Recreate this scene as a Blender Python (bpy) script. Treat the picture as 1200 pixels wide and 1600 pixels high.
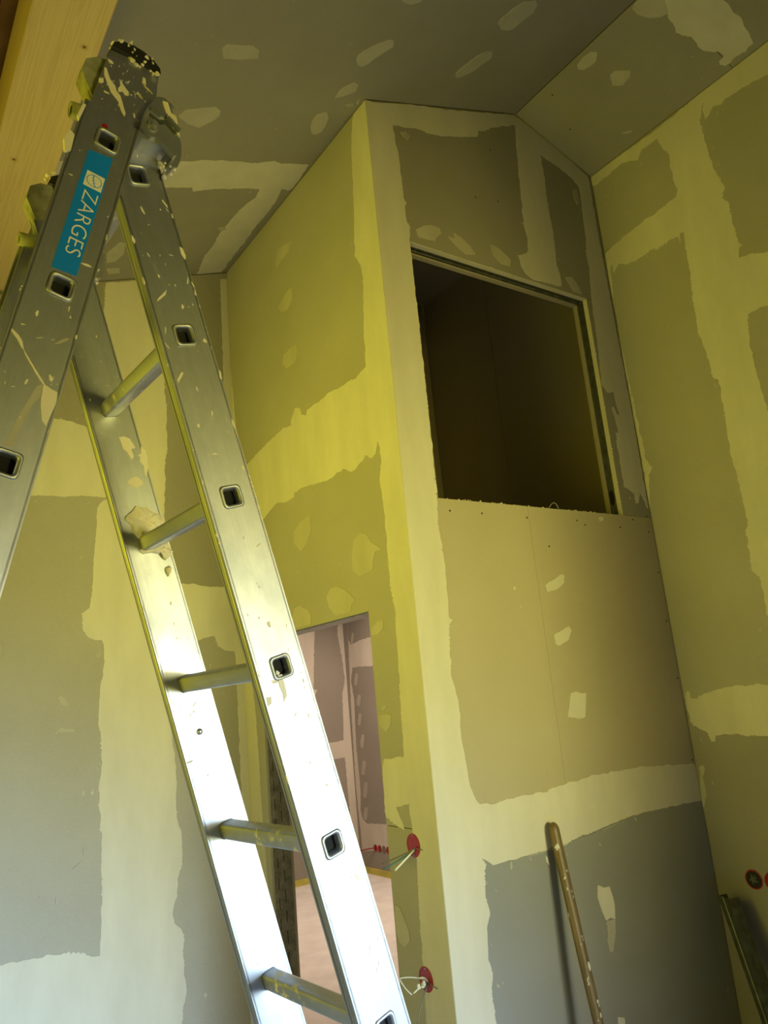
import bpy, bmesh, math, random
from mathutils import Vector, Matrix, noise, geometry

for _o in list(bpy.data.objects):
    bpy.data.objects.remove(_o)
S = bpy.context.scene
COL = S.collection

# ---------------------------------------------------------------- camera
cd = bpy.data.cameras.new('camera')
cam = bpy.data.objects.new('camera', cd)
COL.objects.link(cam)
cd.sensor_fit = 'VERTICAL'
cd.sensor_height = 32.0
cd.lens = 32.0 * 1197.73 / 1600.0
cd.clip_start = 0.02
cam.matrix_world = Matrix((
    (0.82464, -0.06289, -0.56215, -1.7365),
    (-0.55858, -0.24723, -0.79175, -2.3),
    (-0.08918, 0.96691, -0.23901, 1.73),
    (0, 0, 0, 1)))
S.camera = cam

# ---------------------------------------------------------------- exposure, world, lights
S.view_settings.view_transform = 'Standard'
S.view_settings.look = 'None'
S.view_settings.exposure = -0.12
S.view_settings.gamma = 1.0
S.view_settings.use_curve_mapping = False
W = bpy.data.worlds.new('yellow_ambient')
S.world = W
W.use_nodes = True
W.node_tree.nodes['Background'].inputs[0].default_value = (0.9, 0.8, 0.12, 1)  # faint yellow ambient added all round instead of a sky colour
W.node_tree.nodes['Background'].inputs[1].default_value = 0.08


def area(name, loc, direction, sx, sy, power, color, spread=180):
    l = bpy.data.lights.new(name, 'AREA')
    l.shape = 'RECTANGLE'
    l.size, l.size_y = sx, sy
    l.energy = power
    l.color = color
    l.spread = math.radians(spread)
    o = bpy.data.objects.new(name, l)
    COL.objects.link(o)
    o.location = loc
    o.rotation_euler = Vector(direction).to_track_quat('-Z', 'Y').to_euler()
    return o


# daylight through the opening behind the camera: cool sky light falls downwards, the sunlit
# yellow ground outside throws its light upwards; more yellow daylight enters from the left
area('blue_fill_light', (0.50, -4.7, 1.45), (-0.28, 0.95, -0.40), 1.6, 1.3, 11.0, (0.0, 0.15, 1.0), 60)  # extra deep-blue lamp added to cool the low wall
area('sky_light_window', (0.30, -4.7, 1.15), (-0.34, 0.95, -0.20), 1.2, 1.1, 33.0, (0.49, 0.75, 1.0), 40)
area('ground_light_window', (0.50, -4.7, 1.50), (-0.13, 0.95, 0.10), 1.6, 1.3, 26.0, (1.0, 0.83, 0.15), 60)
area('blue_green_light', (0.50, -4.7, 1.50), (-0.12, 0.9, 0.04), 1.6, 1.3, 1.8, (0.2, 1.0, 0.8), 40)  # weak blue-green lamp at the same opening, aimed almost level
area('left_window_light', (-3.4, 0.1, 2.4), (1, 0.08, 0.10), 1.3, 1.4, 12.3, (1.0, 0.90, 0.065), 70)
area('left_glow', (-3.4, -0.9, 1.6), (1, 0.1, 0.17), 2.6, 1.6, 20.0, (1.0, 0.86, 0.01), 112)
area('next_room_light', (2.0, 3.4, 2.9), (0, 0, -1), 1.2, 1.6, 78.0, (1.0, 0.74, 0.56))

# ---------------------------------------------------------------- materials


def mat(name):
    m = bpy.data.materials.new(name)
    m.use_nodes = True
    nt = m.node_tree
    return m, nt, nt.nodes['Principled BSDF']


def N(nt, typ, **kw):
    n = nt.nodes.new(typ)
    for k, v in kw.items():
        if k.startswith('i_'):
            n.inputs[int(k[2:])].default_value = v
        else:
            setattr(n, k, v)
    return n


def coords(nt, scale=(1, 1, 1)):
    tc = N(nt, 'ShaderNodeTexCoord')
    mp = N(nt, 'ShaderNodeMapping')
    mp.inputs['Scale'].default_value = scale
    nt.links.new(tc.outputs['Object'], mp.inputs[0])
    return mp.outputs[0]


def noise_tex(nt, vec, scale, detail=4, rough=0.55):
    n = N(nt, 'ShaderNodeTexNoise')
    n.inputs['Scale'].default_value = scale
    n.inputs['Detail'].default_value = detail
    n.inputs['Roughness'].default_value = rough
    nt.links.new(vec, n.inputs['Vector'])
    return n.outputs[0]


def ramp(nt, fac, stops):
    r = N(nt, 'ShaderNodeValToRGB')
    while len(r.color_ramp.elements) < len(stops):
        r.color_ramp.elements.new(0.5)
    for e, (p, c) in zip(r.color_ramp.elements, stops):
        e.position = p
        e.color = (*c, 1) if len(c) == 3 else c
    nt.links.new(fac, r.inputs[0])
    return r.outputs[0]


def mixc(nt, fac, a, b):
    m = N(nt, 'ShaderNodeMix', data_type='RGBA')
    if isinstance(fac, float):
        m.inputs[0].default_value = fac
    else:
        nt.links.new(fac, m.inputs[0])
    for i, c in ((6, a), (7, b)):
        if isinstance(c, tuple):
            m.inputs[i].default_value = (*c, 1)
        else:
            nt.links.new(c, m.inputs[i])
    return m.outputs[2]


def bump(nt, b, h, strength, dist=0.002):
    n = N(nt, 'ShaderNodeBump')
    n.inputs['Strength'].default_value = strength
    n.inputs['Distance'].default_value = dist
    nt.links.new(h, n.inputs['Height'])
    nt.links.new(n.outputs[0], b.inputs['Normal'])


def board_mat(name, c1, c2):
    m, nt, b = mat(name)
    v = coords(nt)
    big = noise_tex(nt, v, 1.7, 5)
    base = ramp(nt, big, [(0.3, c1), (0.7, c2)])
    fib = noise_tex(nt, v, 260, 2)
    base = mixc(nt, ramp(nt, fib, [(0.35, (0, 0, 0)), (0.75, (0.22, 0.22, 0.22))]), base, tuple(min(1, x * 1.35) for x in c2))
    # pale scuffs of filler dust
    sp = noise_tex(nt, coords(nt, (1, 1, 0.45)), 26, 3, 0.6)
    zone = noise_tex(nt, v, 3.1, 2)
    a = ramp(nt, sp, [(0.70, (0, 0, 0)), (0.76, (0.8, 0.8, 0.8))])
    z = ramp(nt, zone, [(0.48, (0, 0, 0)), (0.62, (1, 1, 1))])
    mm = N(nt, 'ShaderNodeMath', operation='MULTIPLY')
    nt.links.new(a, mm.inputs[0])
    nt.links.new(z, mm.inputs[1])
    base = mixc(nt, mm.outputs[0], base, (0.60, 0.57, 0.50))
    nt.links.new(base, b.inputs['Base Color'])
    b.inputs['Roughness'].default_value = 0.9
    b.inputs['Specular IOR Level'].default_value = 0.2
    bump(nt, b, fib, 0.25, 0.0006)
    return m


def filler_mat(name, c1, c2):
    m, nt, b = mat(name)
    v = coords(nt)
    tr = noise_tex(nt, coords(nt, (1, 1, 0.3)), 7, 5, 0.6)
    nt.links.new(ramp(nt, tr, [(0.3, c1), (0.72, c2)]), b.inputs['Base Color'])
    b.inputs['Roughness'].default_value = 0.75
    b.inputs['Specular IOR Level'].default_value = 0.25
    bump(nt, b, tr, 0.35, 0.003)
    return m


M = {}
M['board'] = board_mat('grey_plasterboard_paper', (0.275, 0.255, 0.215), (0.325, 0.305, 0.26))
M['raw_board'] = board_mat('fresh_plasterboard_paper', (0.385, 0.34, 0.245), (0.43, 0.38, 0.28))
M['left_board'] = board_mat('pale_plasterboard_paper', (0.345, 0.325, 0.28), (0.395, 0.375, 0.33))
M['low_board'] = board_mat('blue_grey_plasterboard_paper', (0.235, 0.235, 0.225), (0.275, 0.275, 0.265))
M['filler'] = filler_mat('cream_joint_filler', (0.555, 0.525, 0.445), (0.64, 0.61, 0.525))
M['patch'] = filler_mat('thin_screw_filler', (0.41, 0.385, 0.32), (0.50, 0.47, 0.395))
M['smear'] = filler_mat('scraped_thin_filler', (0.36, 0.34, 0.29), (0.46, 0.43, 0.36))
M['splash'] = filler_mat('dried_filler_splash', (0.74, 0.68, 0.56), (0.86, 0.80, 0.68))


def simple(name, color, rough=0.5, metal=0.0, var=0.15, scale=12, bmp=0.0, spec=0.5):
    m, nt, b = mat(name)
    v = coords(nt)
    n = noise_tex(nt, v, scale, 4)
    lo = tuple(x * (1 - var) for x in color)
    hi = tuple(min(1, x * (1 + var)) for x in color)
    nt.links.new(ramp(nt, n, [(0.3, lo), (0.7, hi)]), b.inputs['Base Color'])
    b.inputs['Roughness'].default_value = rough
    b.inputs['Metallic'].default_value = metal
    b.inputs['Specular IOR Level'].default_value = spec
    if bmp:
        bump(nt, b, n, bmp)
    return m


def ladder_coords(nt, U, W_, su, sw):
    """texture coordinates that run along a ladder stile, so scratches follow its length"""
    tc = N(nt, 'ShaderNodeTexCoord')
    cmb = N(nt, 'ShaderNodeCombineXYZ')
    nrm = Vector(U).cross(Vector(W_))
    for i, (ax, s) in enumerate(((W_, sw), (nrm, 1), (U, su))):
        d = N(nt, 'ShaderNodeVectorMath', operation='DOT_PRODUCT')
        nt.links.new(tc.outputs['Object'], d.inputs[0])
        d.inputs[1].default_value = tuple(Vector(ax) * s)
        nt.links.new(d.outputs['Value'], cmb.inputs[i])
    return cmb.outputs[0]


def alu_mat(name, speck, U=(0, 0, 1), W_=(1, 0, 0), rough=0.36):
    """brushed aluminium with scuffs, dull smudges and specks of dried filler"""
    m, nt, b = mat(name)
    v = coords(nt)
    blot = noise_tex(nt, ladder_coords(nt, U, W_, 0.55, 1), 11, 5, 0.62)
    col = ramp(nt, blot, [(0.34, (0.42, 0.44, 0.49)), (0.62, (0.60, 0.62, 0.67))])
    brush = noise_tex(nt, ladder_coords(nt, U, W_, 0.02, 1), 210, 3, 0.6)
    col = mixc(nt, ramp(nt, brush, [(0.3, (0, 0, 0)), (0.7, (0.30, 0.30, 0.30))]), col, (0.38, 0.40, 0.44))
    # pale scuffs
    sc = noise_tex(nt, ladder_coords(nt, U, W_, 0.5, 1.3), 33, 4, 0.7)
    scm = ramp(nt, sc, [(0.60, (0, 0, 0)), (0.72, (0.5, 0.5, 0.5))])
    sp = noise_tex(nt, v, 48, 4, 0.65)
    zone = noise_tex(nt, v, 5, 2)
    a = ramp(nt, sp, [(speck, (0, 0, 0)), (speck + 0.03, (1, 1, 1))])
    z = ramp(nt, zone, [(0.45, (0, 0, 0)), (0.58, (1, 1, 1))])
    mm = N(nt, 'ShaderNodeMath', operation='MULTIPLY')
    nt.links.new(a, mm.inputs[0])
    nt.links.new(z, mm.inputs[1])
    mx = N(nt, 'ShaderNodeMath', operation='MAXIMUM')
    nt.links.new(mm.outputs[0], mx.inputs[0])
    sm = N(nt, 'ShaderNodeMath', operation='MULTIPLY')
    nt.links.new(scm, sm.inputs[0])
    sm.inputs[1].default_value = 0.45
    nt.links.new(sm.outputs[0], mx.inputs[1])
    col = mixc(nt, mx.outputs[0], col, (0.66, 0.62, 0.53))
    nt.links.new(col, b.inputs['Base Color'])
    inv = N(nt, 'ShaderNodeMath', operation='SUBTRACT')
    inv.inputs[0].default_value = 1.0
    nt.links.new(mx.outputs[0], inv.inputs[1])
    nt.links.new(inv.outputs[0], b.inputs['Metallic'])
    nt.links.new(ramp(nt, blot, [(0.3, (rough + .12,) * 3), (0.7, (rough,) * 3)]), b.inputs['Roughness'])
    bump(nt, b, brush, 0.04, 0.0003)
    return m


M['alu'] = alu_mat('worn_ladder_aluminium', 0.665, (-.261665, -.018572, .96498), (-.962559, -.06832, -.262323))
M['alu_left'] = alu_mat('worn_ladder_aluminium_left', 0.665, (.234416, .016638, .971994), (-.969555, -.068817, .235006))
M['rung'] = alu_mat('dirty_rung_aluminium', 0.57, (0.07, -1, 0), (1, 0.07, 0), rough=0.45)
M['cast'] = alu_mat('cast_hinge_metal', 0.60, rough=0.38)
M['steel'] = simple('galvanised_steel', (0.42, 0.44, 0.45), 0.38, 1.0, 0.25, 30, 0.05)
M['dirty_steel'] = simple('dusty_perforated_steel', (0.20, 0.19, 0.17), 0.7, 0.2, 0.35, 30, 0.1)
M['dark_steel'] = simple('shaded_galvanised_steel', (0.13, 0.14, 0.13), 0.5, 0.7, 0.3, 30, 0.05)  # darker copy of the galvanised steel, shade put into its colour
M['cap'] = simple('smeared_grey_cap', (0.27, 0.27, 0.22), 0.7, 0, 0.35, 40, 0.2)
M['black'] = simple('black_plastic', (0.012, 0.012, 0.012), 0.5, 0, 0.3, 30)
M['hole'] = simple('void_shade', (0.006, 0.006, 0.006), 0.9, 0, 0.1, 10)  # near-black colour painted as the shade inside openings
M['red'] = simple('red_socket_plastic', (0.30, 0.009, 0.012), 0.35, 0, 0.15, 20)
M['gypsum'] = simple('cut_gypsum_edge', (0.55, 0.52, 0.45), 0.9, 0, 0.2, 60, 0.3)
M['blue'] = simple('blue_sticker', (0.0, 0.225, 1.0), 0.4, 0, 0.06, 10)
M['white'] = simple('white_print', (0.80, 0.80, 0.78), 0.5, 0, 0.04, 10)
M['screed'] = simple('grey_screed', (0.74, 0.73, 0.70), 0.85, 0, 0.1, 5, 0.1)
M['strip'] = simple('yellow_edge_strip', (0.55, 0.50, 0.10), 0.8, 0, 0.15, 8)
M['wire_grey'] = simple('grey_cable', (0.16, 0.17, 0.16), 0.5, 0, 0.1, 30)
M['wire_white'] = simple('white_wire', (0.65, 0.68, 0.66), 0.5, 0, 0.1, 30)
M['wire_blue'] = simple('blue_wire', (0.04, 0.14, 0.20), 0.5, 0, 0.1, 30)
M['brown_wood'] = simple('brown_roof_boarding', (0.24, 0.12, 0.05), 0.8, 0, 0.3, 6)


def pine_mat(name, c1, c2, knots):
    m, nt, b = mat(name)
    v = coords(nt, (1, 0.035, 1))
    w = N(nt, 'ShaderNodeTexNoise')
    w.inputs['Scale'].default_value = 22
    w.inputs['Detail'].default_value = 3
    w.inputs['Distortion'].default_value = 0.35
    nt.links.new(v, w.inputs['Vector'])
    g = N(nt, 'ShaderNodeMath', operation='MULTIPLY')
    nt.links.new(w.outputs[0], g.inputs[0])
    g.inputs[1].default_value = 9.0
    f = N(nt, 'ShaderNodeMath', operation='FRACT')
    nt.links.new(g.outputs[0], f.inputs[0])
    col = ramp(nt, f.outputs[0], [(0.0, c1), (0.35, c1), (0.85, c2), (1.0, c1)])
    tc = N(nt, 'ShaderNodeTexCoord')
    for (kx, ky, kz), r in knots:
        d = N(nt, 'ShaderNodeVectorMath', operation='DISTANCE')
        nt.links.new(tc.outputs['Object'], d.inputs[0])
        d.inputs[1].default_value = (kx, ky, kz)
        k = ramp(nt, d.outputs['Value'], [(0.0, (1, 1, 1)), (r, (1, 1, 1)), (r * 1.5, (0.25, 0.25, 0.25)), (r * 4, (0, 0, 0))])
        col = mixc(nt, k, col, (0.16, 0.06, 0.02))
    nt.links.new(col, b.inputs['Base Color'])
    b.inputs['Roughness'].default_value = 0.6
    return m


M['pine'] = pine_mat('planed_pine', (0.62, 0.47, 0.20), (0.55, 0.405, 0.16),
                     [((-1.343, -0.357, 3.9), .008), ((-1.228, -0.13, 3.9), .005), ((-1.387, 0.69, 3.9), .008), ((-1.333, 0.53, 3.9), .005)])


def handle_mat():
    m, nt, b = mat('worn_wooden_handle')
    v = coords(nt, (1, 1, 0.2))
    n = noise_tex(nt, v, 30, 4)
    col = ramp(nt, n, [(0.3, (0.105, 0.07, 0.03)), (0.7, (0.17, 0.115, 0.05))])
    sp = noise_tex(nt, coords(nt, (1, 1, 0.5)), 45, 3)
    col = mixc(nt, ramp(nt, sp, [(0.66, (0, 0, 0)), (0.69, (1, 1, 1))]), col, (0.55, 0.55, 0.5))
    nt.links.new(col, b.inputs['Base Color'])
    b.inputs['Roughness'].default_value = 0.45
    return m


M['handle'] = handle_mat()

# ---------------------------------------------------------------- helpers


def link(name, me, m, parent=None):
    o = bpy.data.objects.new(name, me)
    COL.objects.link(o)
    if m is not None and not me.materials:
        me.materials.append(m)
    if parent is not None:
        o.parent = parent
        if parent.type == 'EMPTY':
            o.matrix_parent_inverse = Matrix.Translation(-parent.location)
    return o


def from_bm(name, bm, m, parent=None, smooth=False):
    me = bpy.data.meshes.new(name)
    bmesh.ops.recalc_face_normals(bm, faces=bm.faces)
    if smooth:
        for f in bm.faces:
            f.smooth = True
    bm.to_mesh(me)
    bm.free()
    return link(name, me, m, parent)


def struct(o):
    o['kind'] = 'structure'
    return o


def thing(name, loc, label, cat, group=None):
    o = bpy.data.objects.new(name, None)
    o.empty_display_size = 0.1
    o.location = loc
    COL.objects.link(o)
    o['label'] = label
    o['category'] = cat
    if group:
        o['group'] = group
    return o


def tag(o, label, cat, group=None):
    o['label'] = label
    o['category'] = cat
    if group:
        o['group'] = group
    return o


def add_box(bm, a, b, bevel=0.0):
    r = bmesh.ops.create_cube(bm, size=1)
    c = [(a[i] + b[i]) / 2 for i in range(3)]
    s = [abs(b[i] - a[i]) for i in range(3)]
    for v in r['verts']:
        v.co = Vector((c[0] + v.co.x * s[0], c[1] + v.co.y * s[1], c[2] + v.co.z * s[2]))
    if bevel:
        es = list({e for v in r['verts'] for e in v.link_edges})
        bmesh.ops.bevel(bm, geom=es, offset=bevel, segments=2, affect='EDGES')


class Frame:
    """plane frame: at(a, b, h) gives the world point at plane coordinates a, b and h metres out of the surface"""

    def __init__(self, fn, nrm):
        self.fn = fn
        self.n = Vector(nrm).normalized()

    def at(self, a, b, h=0.0):
        return Vector(self.fn(a, b)) + self.n * h


FR = {
    'front': Frame(lambda a, b: (a, 0, b), (0, -1, 0)),
    'door': Frame(lambda a, b: (0, a, b), (-1, 0, 0)),
    'right': Frame(lambda a, b: (1.53, a, b), (-1, 0, 0)),
    'left': Frame(lambda a, b: (a, 1.56, b), (0, -1, 0)),
    'cl': Frame(lambda a, b: (a, b, 4.335 + .34 * a), (.34, 0, -1)),
    'cr': Frame(lambda a, b: (a, b, 4.668 - .34 * (a - .98)), (-.34, 0, -1)),
    'oback': Frame(lambda a, b: (a, 5.25, b), (0, -1, 0)),
    'oright': Frame(lambda a, b: (2.90, a, b), (-1, 0, 0)),
}


def prism(bm, fr, pts, h0, h1):
    """polygon pts in frame fr, solid between heights h0 (back) and h1 (front); handles concave outlines"""
    n = len(pts)
    res = geometry.delaunay_2d_cdt([Vector(p) for p in pts], [(i, (i + 1) % n) for i in range(n)], [list(range(n))], 1, 1e-6)
    vv, ff = res[0], [f for f in res[2] if len(f) == 3]
    back = [bm.verts.new(fr.at(v.x, v.y, h0)) for v in vv]
    front = [bm.verts.new(fr.at(v.x, v.y, h1)) for v in vv]
    cnt = {}
    for f in ff:
        bm.faces.new([front[i] for i in f])
        bm.faces.new([back[i] for i in reversed(f)])
        for i in range(3):
            e = (f[i], f[(i + 1) % 3])
            cnt[tuple(sorted(e))] = None if tuple(sorted(e)) in cnt else e
    for e in cnt.values():
        if e:
            bm.faces.new((front[e[1]], front[e[0]], back[e[0]], back[e[1]]))
    for v in [v for v in bm.verts if not v.link_faces]:
        bm.verts.remove(v)


def board(parent, plane, pts, m='board', t=0.0125, name='plasterboard'):
    bm = bmesh.new()
    prism(bm, FR[plane], pts, -t, 0)
    return from_bm(name, bm, M[m], parent)


def rect(a0, a1, b0, b1):
    return [(a0, b0), (a1, b0), (a1, b1), (a0, b1)]


def rough_outline(pts, step, amp, seed):
    """subdivide a traced outline and fray it like a trowelled filler edge"""
    out = []
    n = len(pts)
    acc = seed * 7.31
    for i in range(n):
        p, q = pts[i], pts[(i + 1) % n]
        L = math.hypot(q[0] - p[0], q[1] - p[1])
        k = max(1, min(160, int(L / step)))
        if L < 1e-6:
            continue
        nx, ny = -(q[1] - p[1]) / L, (q[0] - p[0]) / L
        for j in range(k):
            f = j / k
            s = acc + L * f
            g = max(0.15, 0.5 + 1.6 * noise.noise(Vector((s * 5, seed, 9))))
            d = (noise.noise(Vector((s * 22, seed, 0))) * 0.7 + (noise.noise(Vector((s * 95, seed, 3))) * 0.7 + noise.noise(Vector((s * 230, seed, 5))) * 0.6) * g) * amp
            out.append((p[0] + (q[0] - p[0]) * f + nx * d, p[1] + (q[1] - p[1]) * f + ny * d))
        acc += L
    return out


def clipx(pts, lo0, hi0):
    return [(min(max(a, lo0), hi0), b) for a, b in pts]

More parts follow.
